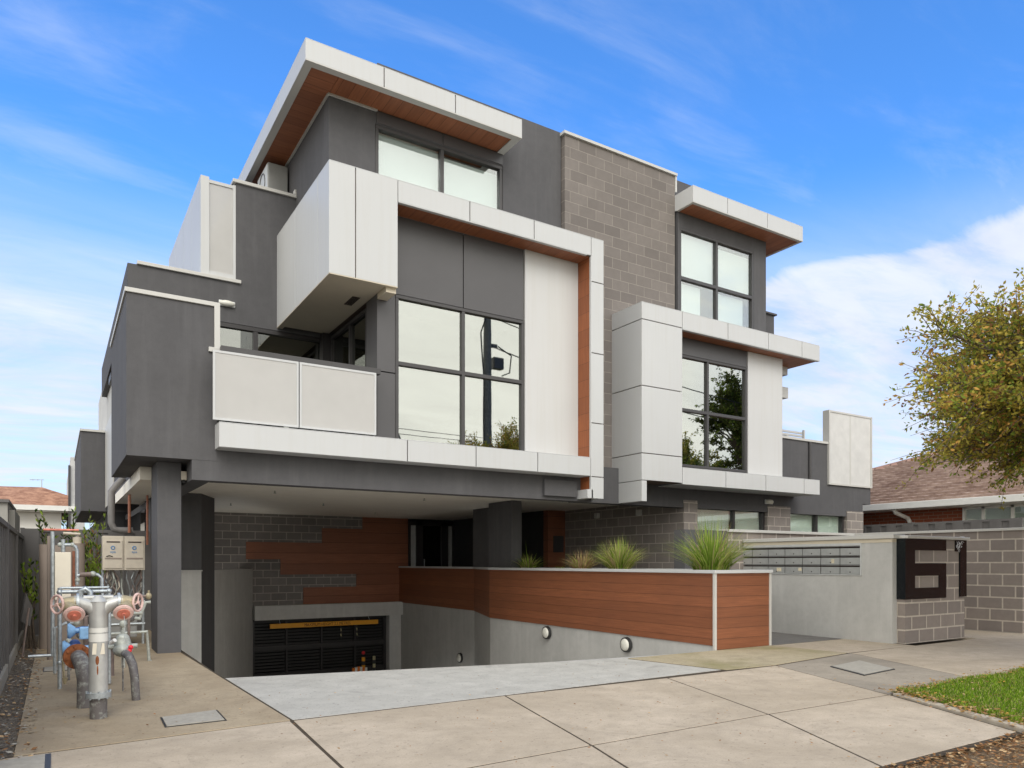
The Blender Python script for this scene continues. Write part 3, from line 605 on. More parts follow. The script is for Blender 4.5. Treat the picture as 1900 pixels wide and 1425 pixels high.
bp(MB().box(4.34,8.42,19.35,19.6,-.29,.08),'garage_lintel','mid_grey_render')
bp(B(8.07,8.45,19.5,19.9,-2.8,-.29),'garage_jamb','mid_grey_render'); bp(B(4.0,4.34,19.6,19.9,-2.8,-.29),'garage_jamb','mid_grey_render')
bp(MB().prism([(2.68,15.4),(4.34,19.59),(4.05,19.7),(2.42,15.5)],-2.8,1.04),'ramp_wall','mid_grey_render')
bp(B(1.80,2.285,14.43,14.468,-2.8,1.04),'ramp_wall','mid_grey_render')
bp(MB().box(1.75,2.30,14.40,14.47,1.04,1.06),'ramp_wall_cap','mid_grey_render')
bp(MB().prism([(1.46,8.03),(1.43,14.4),(1.40,14.4),(1.42,8.03)],-2.8,-.13),'ramp_retaining_wall','mid_grey_render')
# garage gate
gt=bp(MB().box(4.34,4.42,19.75,19.82,-2.75,-.29).box(7.99,8.07,19.75,19.82,-2.75,-.29).box(4.42,7.99,19.75,19.82,-.36,-.29).box(5.22,5.27,19.74,19.80,-2.75,-.36).box(6.17,6.22,19.74,19.80,-2.75,-.36).box(7.12,7.17,19.74,19.80,-2.75,-.36).box(4.42,7.99,19.735,19.80,-1.12,-1.0).box(4.42,7.99,19.735,19.80,-1.85,-1.73),'garage_gate','frame_black')
f=MB(); z=-2.7
while z<-.4:
    f.box(4.42,7.99,19.80,19.83,z,z+.055); z+=.085
f.build('gate_slats','black_gate',gt)
bp(B(4.3,8.1,19.95,20.0,-2.8,-.2),'garage_interior','gate_gap')
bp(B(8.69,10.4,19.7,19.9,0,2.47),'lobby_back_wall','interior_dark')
# lobby doors
ld=bp(MB().box(8.67,8.73,19.5,19.6,0,2.40).box(8.90,9.12,19.5,19.6,0,2.40).box(9.72,9.94,19.5,19.6,0,2.40).box(10.08,10.15,19.5,19.6,0,2.40).box(8.73,10.08,19.5,19.6,2.28,2.40),'lobby_door','frame_black')
MB().box(8.73,8.90,19.55,19.57,0,2.28).box(9.94,10.08,19.55,19.57,0,2.28).build('side_light','steel_light',ld)
B(9.12,9.72,19.54,19.56,0,2.28).build('pane','dark_glass',ld); B(9.14,9.16,19.46,19.5,.9,1.3).build('handle','galvanised',ld); B(9.25,9.6,19.60,19.62,0,2.2).build('lobby_curtain','fence_pale',ld)
# pipes on the side
bp(MB().tube([(.98,13.9,2.62),(.88,13.9,2.5),(.80,13.9,2.38),(.80,13.9,2.2),(.80,13.9,1.86),(.84,13.9,1.76),(.92,13.9,1.74),(1.12,13.9,1.74)],.055,10),'downpipe','pvc_grey',smooth=True)
bp(MB().tube([(1.06,13.8,2.34),(1.06,13.8,1.70)],.022,8),'copper_pipe','copper')
bp(MB().tube([(1.33,13.8,2.34),(1.33,13.8,1.5)],.018,8),'copper_pipe','copper')
# ------------------------------------------------------------------ fittings fixed to the building, each a thing of its own
def bulkhead(x,y,z,nx,ny,label,group,r=.12,slope=0):
    t=thing('bulkhead_light',(x,y,z),label,'wall light',group); n=Vector((nx,ny,0)).normalized()
    p=Vector((x,y,z)); MB().cyl(p-n*.0,p+n*.05,r,r*.96,28).build('housing','lamp_black',t,smooth=True)
    m=MB(); ax=n; u=Vector((0,0,1)); w=ax.cross(u); vs=[];fs=[]
    for i in range(5):
        a=i/4*math.pi/2; rr=r*.80*math.cos(a); h=.05+.035*math.sin(a)
        for k in range(24):
            b=2*math.pi*k/24; vs.append(p+ax*h+(u*math.cos(b)+w*math.sin(b))*rr)
    for i in range(4):
        for k in range(24): fs.append((i*24+k,i*24+(k+1)%24,(i+1)*24+(k+1)%24,(i+1)*24+k))
    m.add(vs,fs); m.build('diffuser','lamp_glass',t,smooth=True)
bulkhead(7.63,10.99,-.08,-1,0,'round black rimmed light on the grey ramp wall under the middle of the timber planter','bulkhead lights along the garage ramp')
bulkhead(7.63,8.80,-.09,-1,0,'round black rimmed light on the grey ramp wall nearest the footpath','bulkhead lights along the garage ramp')
bulkhead(8.42,15.85,-1.13,-1,0,'small shaded round bulkhead light deep in the ramp, right of the garage gate','bulkhead lights along the garage ramp')
bulkhead(3.40,17.22,-1.7,.93,-.37,'round bulkhead light seen edge on, low on the ramp wall left of the garage gate','bulkhead lights along the garage ramp')
def oval(x,y,z,label):
    t=thing('oval_wall_light',(x,y,z),label,'wall light','oval white lights on the dark render')
    MB().box(x-.13,x+.13,y-.03,y,z-.05,z+.05).build('back_plate','steel_light',t,bev=.02); MB().ball((x,y-.03,z),1,(.125,.06,.052)).build('diffuser','lamp_glass',t,smooth=True)
oval(2.40,12.7,5.45,'small white oval light on the dark wall above the balcony windows'); oval(13.2,10.585,2.52,'small white oval light above the ground floor windows on the right')
for (y,z,l) in ((13.3,2.28,'small pale square downlight on the shaded block wall nearer the entry'),(11.87,2.27,'small pale square downlight on the block wall nearer the street corner')):
    t=thing('square_wall_light',(10.66,y,z),l,'wall light','square lights on the entry block wall'); B(10.58,10.66,y-.06,y+.06,z-.06,z+.06).build('body','white_flashing',t,bev=.004); B(10.59,10.65,y-.05,y+.05,z-.064,z-.06).build('lens','lamp_glass',t)
t=thing('camera_dome',(1.47,10.7,2.33),'small cream security sensor under the front left corner of the building','sensor'); B(1.42,1.5,10.6,10.66,2.30,2.42).build('body','cream_cabinet',t,bev=.01)
MB().cyl((1.46,10.62,2.30),(1.46,10.6,2.27),.02).build('lens','lamp_black',t)
t=thing('alarm_strobe',(9.2,10.56,2.6),'red and white alarm strobe beside the white corner fin','alarm light'); B(9.15,9.27,10.54,10.6,2.45,2.66).build('base','steel_light',t,bev=.01); MB().ball((9.21,10.53,2.56),1,(.055,.045,.05)).build('lens','bright_red',t,smooth=True)
t=thing('air_conditioner',(3.3,13.1,7.5),'grey air conditioner condenser on the left terrace under the timber roof soffit','air conditioner')
B(3.16,3.5,13.1,13.85,7.66,8.2).build('casing','ac_grey',t,bev=.01); B(3.15,3.16,13.12,13.83,7.68,8.18).build('front_grille','ac_white',t); MB().torus((3.145,13.47,7.93),(1,0,0),.2,.008).build('fan_guard','frame_grey',t); MB().box(3.2,3.26,13.2,13.26,7.5,7.66).box(3.2,3.26,13.7,13.76,7.5,7.66).build('bracket','frame_grey',t)
t=thing('air_conditioner',(14.2,11.4,4.0),'dark air conditioner condenser on the right hand roof terrace behind the low wall','air conditioner')
B(14.1,14.75,11.3,11.6,4.02,4.22).build('casing','ac_grey',t,bev=.01); B(14.72,14.80,11.28,11.58,4.02,4.22).build('end_cover','ac_white',t)
# clearance bar with its writing
t=thing('height_limit_bar',(6.16,19.25,-.45),'orange maximum height bar hanging over the garage gate','height bar')
B(4.69,7.63,19.24,19.28,-.505,-.385).build('bar','bar_yellow',t,bev=.004)
MB().tube([(4.95,19.26,-.385),(4.95,19.36,-.28)],.006,6).tube([(7.38,19.26,-.385),(7.38,19.36,-.28)],.006,6).build('chain','galvanised',t)
def text(s,size,mat,name,parent,loc,rot=(R(90),0,0),sx=1.,align='CENTER'):
    cu=bpy.data.curves.new(name,'FONT'); cu.body=s; cu.size=size; cu.extrude=.001; cu.align_x=align; cu.align_y='CENTER'; cu.resolution_u=3
    ob=bpy.data.objects.new(name,cu); C.objects.link(ob); bpy.context.view_layer.update()
    me=bpy.data.meshes.new_from_object(ob.evaluated_get(bpy.context.evaluated_depsgraph_get())); bpy.data.objects.remove(ob); me.materials.clear(); me.materials.append(MT[mat])
    o=bpy.data.objects.new(name,me); C.objects.link(o); o.parent=parent; o.location=Vector(loc)-Vector(parent['_w']); o.rotation_euler=rot; o.scale=(sx,1,1); return o
text('MAXIMUM HEIGHT 2.1 METRES',.115,'letter_brown','lettering',t,(6.2,19.235,-.445),sx=.80)
# bits by the gate
t=thing('striped_bollard',(7.22,19.3,-2.57),'yellow and black striped guide post with red top in front of the garage gate','bollard')
f=MB()
for i in range(11): f.mat(i%2).cyl((7.22,19.3,-2.57+i*.105),(7.22,19.3,-2.57+(i+1)*.105),.05,n=14)
f.build('post',['bar_yellow','lamp_black'],t); MB().ball((7.22,19.3,-1.29),.05).build('red_cap','bright_red',t,smooth=True)
t=thing('striped_bollard',(7.57,19.4,-2.57),'dull thin guide post at the right side of the garage gate','bollard')
f=MB()
for i in range(11): f.mat(i%2).cyl((7.57,19.4,-2.57+i*.105),(7.57,19.4,-2.57+(i+1)*.105),.04,n=12)
f.build('post',['mirror_post','lamp_black'],t)
t=thing('barrier_board',(7.0,19.0,-2.5),'orange and white striped barrier board by the striped bollard','barrier')
f=MB()
for i in range(6): f.mat(i%2).box(6.80+i*.07,6.87+i*.07,19.0,19.04,-1.74-.012*abs(i-2),-1.62-.012*abs(i-2))
f.build('board',['orange_tape','white_paint'],t); MB().box(6.84,6.88,19.05,19.09,-2.5,-1.7).box(7.14,7.18,19.05,19.09,-2.5,-1.7).build('stand','orange_tape',t)
t=thing('hanging_chain',(6.62,19.3,-.5),'pair of short black and yellow chains hanging under the height bar','chain')
for x in (6.58,7.03):
    f=MB()
    for i in range(5): f.mat(i%2).cyl((x,19.3,-.52-i*.07),(x+.01,19.3,-.52-(i+1)*.07),.014,n=8)
    f.build('chain_length',['lamp_black','mirror_post'],t)
# ------------------------------------------------------------------ timber planter over the ramp wall
PL=thing('planter_wall',(8.2,7.0,0),'long timber clad planter with white cap between garage ramp and entry path','planter')
B(7.66,8.76,7.03,13.0,-.05,1.02).build('planter_core','soil',PL)
MB().box(7.63,7.66,7.03,13.1,.06,1.05).build('side_cladding','timber_cladding',PL)
MB().prism([(7.63,13.1),(8.40,15.16),(8.43,15.15),(7.66,13.1)],.06,1.05).box(8.40,8.43,15.15,19.58,.06,1.05).build('side_cladding','timber_cladding',PL)
B(7.66,8.75,7.0,7.03,.0,1.05).build('end_cladding','timber_cladding',PL)
MB().box(7.615,7.655,6.985,7.025,-.0,1.05).box(8.745,8.785,6.985,7.025,0,1.05).build('corner_trim','white_flashing',PL,bev=.003)
B(8.75,8.78,7.03,13.1,0,1.05).build('path_side_wall','pale_grey_render',PL)
MB().prism([(7.60,6.97),(8.80,6.97),(8.80,7.10),(7.76,7.10),(7.76,13.06),(8.54,15.12),(8.54,19.58),(8.38,19.58),(8.38,15.18),(7.60,13.12)],1.05,1.095).box(8.66,8.80,7.10,13.1,1.05,1.095).build('cap','white_cladding',PL,bev=.004)
MB().box(7.65,7.9,7.03,13.1,-2.8,.056).prism([(7.65,13.1),(8.42,15.16),(8.6,15.1),(7.9,13.05)],-2.8,.056).box(8.42,8.6,15.15,19.58,-2.8,.056).build('retaining_wall','light_grey_render',PL)
B(7.64,8.77,6.99,7.03,-.06,.0).build('base_shadow_gap','joint_backing',PL)
# tussocks
def tussock(x,y,z,h,rad,n,mats,label,seed,tall=0,spread=.9):
    rnd=random.Random(seed); mb=MB()
    for i in range(n):
        a=rnd.uniform(0,2*math.pi); r0=rad*.28*math.sqrt(rnd.random()); lean=rnd.random()**.8*spread; hh=h*rnd.uniform(.55,1.05)*(1-.25*lean); w=rnd.uniform(.006,.013)
        if tall and i<2: hh=h*1.6; lean=.15
        bx,by=x+r0*math.cos(a),y+r0*math.sin(a); dx,dy=math.cos(a),math.sin(a); px,py=-dy*w,dx*w; out=rad*lean*1.05; pts=[]
        for k in range(5):
            q=k/4; o=out*(q**1.6); zz=hh*(q-.32*lean*q**3); ww=1-q*.92
            pts+=[(bx+dx*o-px*ww,by+dy*o-py*ww,z+zz),(bx+dx*o+px*ww,by+dy*o+py*ww,z+zz)]
        mb.mat(0 if rnd.random()<mats[1] else (1 if rnd.random()<.6 else 2)); mb.add(pts,[(2*k,2*k+1,2*k+3,2*k+2) for k in range(4)])
    t=solo(mb,'grass_tussock',mats[0],label,'ornamental grass',(x,y,z),'ornamental grasses in the timber planter',uv=False); return t
tussock(8.1,7.5,1.02,.86,.82,620,(('blade_green','blade_lime','blade_straw'),.45),'largest bright green strappy tussock at the street end of the planter',1)
tussock(8.15,9.6,1.02,.68,.62,560,(('blade_lime','blade_straw','blade_green'),.40),'round yellow green tussock in the middle of the planter',2)
tussock(8.15,10.65,1.02,.46,.52,340,(('blade_tan','blade_straw','blade_lime'),.55),'low straw coloured dry tussock left of the yellow green one',3)
tussock(8.1,12.35,1.02,.42,.50,200,(('blade_green','blade_straw','blade_lime'),.45),'sparse small tussock with one tall stalk beside the entry column',4,tall=1)
tussock(8.2,11.4,1.02,.13,.25,120,(('blade_green','blade_lime','blade_straw'),.7),'tiny green tuft between the dry tussock and the entry column',5)
# ------------------------------------------------------------------ letterbox wall with house number
LW=thing('letterbox_wall',(10.8,6.2,0),'pale grey rendered letterbox wall ending in a block pillar with a black granite street number','letterbox wall')
MB().box(10.5,10.72,6.2,8.95,0,1.0).box(10.5,10.72,6.2,6.68,1.0,1.50).box(10.54,10.72,6.68,8.95,1.0,1.50).build('wall','pale_grey_render',LW)
MB().box(10.46,10.78,6.16,8.95,1.555,1.615).box(10.62,12.40,6.04,6.34,1.555,1.60).cyl((12.40,6.19,1.578),(12.50,6.19,1.578),.04,n=14).build('coping','white_flashing',LW,bev=.006)
B(10.49,10.74,6.2,8.95,1.50,1.553).build('reveal_trim','cream_under',LW)
MB().box(10.62,12.30,6.08,6.30,0,.64).box(10.62,12.13,6.08,6.30,.64,1.55).build('block_pillar','block_wall',LW)
f=MB(); y0,y1=6.064,6.079      # the black granite 6, wrapping the pillar corner
f.box(10.605,10.86,y0,y1,.655,1.55).box(10.86,11.73,y0,y1,1.385,1.55).box(10.86,11.73,y0,y1,1.0,1.19).box(11.53,11.73,y0,y1,.82,1.0).box(10.86,11.73,y0,y1,.655,.82).box(10.605,10.619,y1,6.26,.655,1.55)
f.build('number_six','black_granite',LW)
MB().box(12.135,12.33,6.06,6.30,.66,1.55).box(12.0,12.135,y0,y1,1.375,1.55).build('number_one','black_granite',LW)
rnd=random.Random(5); f=MB()
for i in range(9):
    x=rnd.uniform(12.02,12.2); z=rnd.uniform(1.42,1.5); pts=[(x,6.058,z)]
    for k in range(5): x+=rnd.uniform(-.04,.05); z+=rnd.uniform(-.045,.04); pts.append((min(12.32,max(12.01,x)),6.057,min(1.53,max(1.33,z))))
    f.tube(pts,.003,5)
f.build('scratched_tag','scribble',LW)
cols=[6.71,7.04,7.39,7.72,8.07,8.41,8.76]
LB=thing('letterbox_bank',(10.5,7.7,1.02),'bank of small steel letterboxes in three rows set in the pale grey wall','letterboxes')
MB().box(10.485,10.54,6.68,8.95,1.0,1.015).box(10.485,10.54,6.68,8.95,1.46,1.50).box(10.485,10.54,6.68,6.705,1.015,1.46).build('surround','steel_light',LB)
B(10.535,10.54,6.705,8.95,1.015,1.46).build('back_plate','slot_dark',LB)
lb0=None
for i in range(7):
    a=6.71+i*.342
    for j in range(3):
        z=1.02+j*.147
        if lb0 is None:
            lb0=MB().box(10.498,10.535,a+.006,a+.334,z,z+.108).build('letterbox','steel_box',LB,loc=(10.5,a,z))
            MB().cyl((10.50,a+.167,z+.03),(10.494,a+.167,z+.03),.009,n=10).build('lock','slot_dark',lb0)
            MB().box(10.50,10.534,a+.006,a+.334,z+.134,z+.138).build('flap','steel_light',lb0)
            base=Vector((10.5,a,z))-Vector(LB['_w'])
        else:
            c=lb0.copy(); C.objects.link(c); c.location=Vector((10.5,a,z))-Vector(LB['_w'])
            for ch in list(lb0.children):
                d=ch.copy(); C.objects.link(d); d.parent=c
for (y,z,w,h) in ((7.75,1.06,.06,.05),(8.15,1.05,.09,.06),(7.15,1.19,.05,.06)): B(10.4955,10.4975,y,y+w,z,z+h).build('sticker','paper_sticker',LB)
# courtyard and boundary walls
t=thing('courtyard_wall',(12,8.95,0),'brown block courtyard wall with pale coping behind the letterboxes','garden wall')
B(10.09,13.8,8.96,9.15,0,1.74).build('block_work','block_wall',t); B(10.07,13.9,8.92,9.19,1.74,1.79).build('coping','white_flashing',t,bev=.004); B(9.03,10.08,8.95,9.2,0,1.76).build('end_panel','dark_render',t)
t=thing('boundary_wall',(13.9,7.4,0),'tall brown block side boundary wall with pale coping at the right','boundary wall')
B(13.8,14.0,5.89,8.95,0,1.745).build('block_work','block_wall',t); B(13.77,14.03,5.86,8.91,1.745,1.79).build('coping','white_flashing',t,bev=.004)
t=thing('blue_scoop',(13.0,7.05,1.0),'small blue plastic funnel shaped scoop on the side wall behind the number pillar','scoop')
MB().cyl((13.74,7.16,1.0),(13.74,7.16,1.2),.02,.07,16).build('bowl','blue_plastic',t); MB().cyl((13.74,7.16,1.2),(13.74,7.14,1.26),.02,.02).build('handle','bar_yellow',t)
# side metal fence and neighbour's house at the right
def ribfence(name,x,y0,y1,z1,label,mat='fence_grey',h0=0.,axis='y',group=None,face=-1):
    t=thing(name,(x,y0,0) if axis=='y' else (y0,x,0),label,'fence',group)
    pl=MB(); n=int((y1-y0)/.19)
    for i in range(n):
        a=y0+i*(y1-y0)/n; b=a+(y1-y0)/n; d=.0 if i%2 else .03*face
        if axis=='y': pl.box(x+d-.004,x+d+.004,a+.02,b-.02,h0,z1-.03); pl.box(x+min(0,.03*face)-.004,x+max(0,.03*face)+.004,b-.02,b+.02,h0,z1-.03)
        else: pl.box(a+.02,b-.02,x+d-.004,x+d+.004,h0,z1-.03); pl.box(b-.02,b+.02,x+min(0,.03*face)-.004,x+max(0,.03*face)+.004,h0,z1-.03)
    pl.build('sheet',mat,t)
    r=MB(); 
    if axis=='y': r.box(x-.03,x+.03,y0,y1,z1-.03,z1+.02)
    else: r.box(y0,y1,x-.03,x+.03,z1-.03,z1+.02)
    r.build('top_rail',mat,t)
    k=y0
    while k<=y1+.01:
        p=MB(); 
        if axis=='y': p.box(x-.035,x+.035,k-.03,k+.03,0,z1+.03)
        else: p.box(k-.03,k+.03,x-.035,x+.035,0,z1+.03)
        p.build('post',mat,t); k+=2.3
    return t
ribfence('metal_fence',17.25,7.39,13.4,2.12,'dark ribbed metal fence showing above the right boundary wall')
ribfence('metal_fence',-.45,4.9,14.4,1.60,'grey ribbed metal fence running back along the left edge of the service pad',h0=.12)
B(-.50,-.42,4.9,14.4,-.05,.12).build('fence_plinth','old_lid',bpy.data.objects['metal_fence.001'])
ribfence('metal_fence',14.45,-.45,1.43,1.74,'dark ribbed metal fence across the back of the service pad',axis='x')
t=thing('garden_shed',(-1.7,12.2,0),'pale grey metal garden shed wall behind the left fence','shed')
MB().box(-2.9,-.54,12,14,0,2.01).build('wall','fence_pale',t); MB().box(-.56,-.47,12.3,14,0,1.93).build('door_panel','fence_pale',t); B(-3,-.52,11.95,14.05,2.01,2.05).build('roof','fence_grey',t)
H=thing('brick_house',(22,9,0),'red brick neighbour house with brown tiled roof and white gutter at the right','house')
MB().box(19.1,29,-5,17.3,0,2.69).build('wall','red_brick',H)
r=MB(); e0,e1,rg=2.72,0,4.55
X0,X1,Y0,Y1=18.55,29.5,-5.4,17.9; xm=(X0+X1)/2; hh=(X1-X0)/2
r.add([(X0,Y0,e0),(X0,Y1,e0),(X1,Y1,e0),(X1,Y0,e0),(xm,Y0+hh,rg+.15),(xm,Y1-hh,rg+.15)],[(0,4,5,1),(2,5,4,3),(1,5,2),(3,4,0)])
ro=r.build('roof','tile_brown',H,uv=False)
ul=ro.data.uv_layers.new(name='UVMap')
for p in ro.data.polygons:
    nrm=p.normal; hx=Vector((-nrm.y,nrm.x,0)); hx=hx.normalized() if hx.length>1e-6 else Vector((1,0,0)); up=nrm.cross(hx)
    for li in p.loop_indices:
        co=ro.data.vertices[ro.data.loops[li].vertex_index].co; ul.data[li].uv=(co.dot(hx),co.dot(up))
tr_=MB(); nr=20; rz=rg+.15-e0
for i in range(nr):
    a=i/nr; b=(i+1.08)/nr; xa,xb=X0+hh*a,X0+hh*min(b,1); za,zb_=e0+rz*a,e0+rz*min(b,1); ya0,ya1=Y0+hh*a,Y1-hh*a; yb0,yb1=Y0+hh*min(b,1),Y1-hh*min(b,1)
    m_=int((ya1-ya0)/.11); 
    for k in range(m_):
        f0,f1=k/m_,(k+1)/m_; u0=.018*abs(math.sin(math.pi*(ya0+(ya1-ya0)*f0)/.33)); u1=.018*abs(math.sin(math.pi*(ya0+(ya1-ya0)*f1)/.33)); A0,A1=ya0+(ya1-ya0)*f0,ya0+(ya1-ya0)*f1; B0,B1=yb0+(yb1-yb0)*f0,yb0+(yb1-yb0)*f1
        tr_.add([(xa,A0,za+.075+u0),(xa,A1,za+.075+u1),(xb,B1,zb_+.015),(xb,B0,zb_+.015),(xa,A0,za),(xa,A1,za)],[(3,2,1,0),(0,1,5,4)])
tr_.build('tile_courses','tile_plain',H,uv=False)
MB().tube([(xm,Y0+hh,rg+.15),(xm,Y1-hh,rg+.15)],.12,8).tube([(X0,Y1,e0),(xm,Y1-hh,rg+.15)],.11,8).tube([(X0,Y0,e0),(xm,Y0+hh,rg+.15)],.11,8).build('ridge_caps','tile_brown',H)
MB().box(X0-.10,X0+.04,Y0,Y1,2.58,2.745).box(X0+.04,19.1,Y0,Y1,2.56,2.59).build('gutter','gutter_white',H,bev=.01)
MB().tube([(18.53,10.9,2.58),(18.6,10.9,2.50),(19.0,10.8,2.36),(19.05,10.75,2.2),(19.05,10.75,.2)],.055,10).build('downpipe','gutter_white',H)
w=MB()
for a in (7.86,8.34,8.98,9.42): w.box(19.03,19.12,a-.035,a+.035,1.2,2.56)
w.box(19.03,19.12,6.2,9.42,2.50,2.56).box(19.03,19.12,6.2,9.42,1.2,1.26).build('window_frame','gutter_white',H); B(19.06,19.065,6.2,9.38,1.25,2.5).build('window_glass','clear_glass',H); B(19.09,19.096,6.2,9.38,1.25,2.5).build('curtain','curtain',H)
H2=thing('tiled_house',(-5,32,0),'white walled house with orange tiled hip roof beyond the left fence','house')
MB().box(-12,.2,30.5,40,0,2.95).build('wall','house_white',H2)
r=MB(); X0,X1,Y0,Y1=-13,1.6,30,40; r.add([(X0,Y0,3.16),(X1,Y0,3.16),(X1,Y1,3.16),(X0,Y1,3.16),(-8,35,4.05),(-.4,32.6,4.02),(-.4,36,4.02)],[(0,1,5,4),(1,2,6,5),(2,3,4,6),(3,0,4),(4,5,6)])
ro=r.build('roof','tile_orange',H2,uv=False); ul=ro.data.uv_layers.new(name='UVMap')
for p in ro.data.polygons:
    nrm=p.normal; hx=Vector((-nrm.y,nrm.x,0)); hx=hx.normalized() if hx.length>1e-6 else Vector((1,0,0)); up=nrm.cross(hx)
    for li in p.loop_indices:
        co=ro.data.vertices[ro.data.loops[li].vertex_index].co; ul.data[li].uv=(co.dot(hx),co.dot(up))
B(X0,X1,29.9,30.05,3.0,3.17).build('gutter','gutter_white',H2); B(X0,X1,30.05,30.5,2.96,2.99).build('eave_lining','house_white',H2)
t=thing('tv_antenna',(-.42,33,4.02),'small thin television antenna on the orange tiled roof','antenna')
MB().tube([(-.42,33,4.0),(-.42,33,4.35)],.015,6).build('mast','galvanised',t); MB().tube([(-.8,33,4.32),(-.35,33,4.34)],.01,6).tube([(-.7,32.8,4.32),(-.7,33.2,4.32)],.008,6).tube([(-.55,32.8,4.33),(-.55,33.2,4.33)],.008,6).build('boom','galvanised',t)
# ------------------------------------------------------------------ ground lids
def lid(poly,label,mat,group='access covers set in the concrete'):
    cx=sum(a for a,b in poly)/4; cy=sum(b for a,b in poly)/4
    t=thing('access_cover',(cx,cy,0),label,'access cover',group)
    MB().prism([(cx+(a-cx)*1.07,cy+(b-cy)*1.07) for a,b in poly],-.03,.009).build('rim','lamp_black',t)
    MB().prism(poly,-.02,.014).build('cover',mat,t,bev=.003)
lid([(.70,6.20),(1.10,6.27),(1.09,5.85),(.69,5.84)],'pale rectangular access cover in the service pad near the driveway','old_lid')
lid([(-.10,9.85),(.15,9.85),(.15,9.50),(-.10,9.50)],'small pale access cover behind the hydrant booster','old_lid')
lid([(7.57,5.18),(8.28,5.30),(7.97,4.70),(7.30,4.62)],'large speckled access cover in the old grey path slab','old_lid')
lid([(-.9,5.22),(-.05,5.38),(-.05,4.85),(-.9,4.7)],'white edged pit lid at the bottom left corner by the footpath joint','old_lid')
# ------------------------------------------------------------------ hydrant booster and services at the left
def ring(mb,c,ax,Rr,r): mb.torus(c,ax,Rr,r)
HB=thing('hydrant_booster',(.29,6.46,0),'silver twin hydrant booster standpipe with faded red hand wheels and caps','hydrant booster')
px,py=.285,6.46
MB().cyl((px,py,.20),(px,py,.90),.066,n=32).build('standpipe','silver_paint',HB,smooth=True)
MB().cyl((px,py,0),(px,py,.165),.060,n=28).build('base_pipe','dark_pipe',HB,smooth=True)
f=MB().cyl((px,py,.165),(px,py,.205),.088,n=28)
for k in range(8): a=k*math.pi/4; f.cyl((px+.08*math.cos(a),py+.08*math.sin(a),.155),(px+.08*math.cos(a),py+.08*math.sin(a),.218),.008,n=8)
f.build('flange','galvanised',HB,smooth=True)
MB().cyl((px,py,.90),(px,py,.945),.07,.03,24).tube([(px,py,.80),(px-.06,py,.87),(px-.13,py,.895),(px-.16,py,.895)],[.05,.052,.05,.055],16).tube([(px,py,.80),(px+.06,py,.87),(px+.13,py,.895),(px+.16,py,.895)],[.05,.052,.05,.055],16).tube([(px-.10,py,.93),(px+.10,py,.93)],.02,10).build('tee_head','silver_paint',HB,smooth=True)
MB().add([(px-.045,py-.064,.50),(px-.018,py-.0675,.50),(px-.012,py-.0675,.585),(px-.04,py-.0655,.585),(px+.012,py-.0675,.50),(px+.038,py-.0655,.50),(px+.036,py-.0655,.585),(px+.022,py-.0675,.585)],[(0,1,2,3)]).build('torn_sticker','cream_board',HB); MB().add([(px+.008,py-.068,.50),(px+.040,py-.066,.50),(px+.036,py-.066,.585),(px+.022,py-.068,.585)],[(0,1,2,3)]).build('torn_sticker','cream_board',HB)
for s_ in (-1,1): MB().cyl((px+s_*.128,py,.893),(px+s_*.146,py,.893),.072,n=24).build('arm_flange','galvanised',HB,smooth=True)
MB().tube([(px+.165,py-.14,.79),(px+.17,py-.15,.70),(px+.168,py-.15,.60)],.002,5).build('cap_chain','galvanised',HB)
MB().cyl((px,py,.595),(px,py,.655),.0672,n=32).cyl((px,py,.665),(px,py,.70),.0672,n=32).build('label_band','white_paint',HB,smooth=True)
MB().ball((px-.008,py-.056,.455),1,(.017,.0125,.055),12,8).ball((px-.008,py-.058,.38),1,(.009,.0095,.06),12,8).build('rust_stain','rust',HB,smooth=True)
for s,mm in ((-1,'faded_red'),(1,'faded_red')):
    vx=px+s*.21; v=MB().cyl((px+s*.15,py,.895),(px+s*.235,py,.885),.055,.048,20).tube([(vx,py,.88),(px+s*.165,py-.09,.835)],[.045,.05],16)
    v.cyl((px+s*.235,py,.885),(px+s*.262,py-.005,.885),.014,n=10); vo=v.build('valve','brass',HB,smooth=True)
    cx,cy,cz=px+s*.162,py-.10,.826; ax=Vector((0,-.72,-.50)).normalized(); p=Vector((cx,cy,cz))
    MB().cyl(p,p+ax*.035,.062,.062,24).torus(p+ax*.02,ax,.062,.010).build('cap_rim','pink_red',vo,smooth=True); MB().cyl(p+ax*.030,p+ax*.040,.048,.044,24).cyl(p+ax*.04,p+ax*.052,.014,n=10).build('cap_face',mm,vo,smooth=True)
    c=Vector((px+s*.27,py-.005,.885)); ax=Vector((1,-.15*s,0)).normalized(); ax=Vector((.83*s,-.55,0)).normalized()
    w=MB().torus(c,ax,.068,.0095,30,8); u=Vector((0,0,1)); q=ax.cross(u)
    for k in range(3):
        a=math.pi/2+k*2*math.pi/3+.3; w.cyl(c,c+(u*math.cos(a)+q*math.sin(a))*.066,.006,n=8)
    w.cyl(c-ax*.02,c+ax*.012,.013,n=12); w.build('hand_wheel','pink_red',vo,smooth=True)
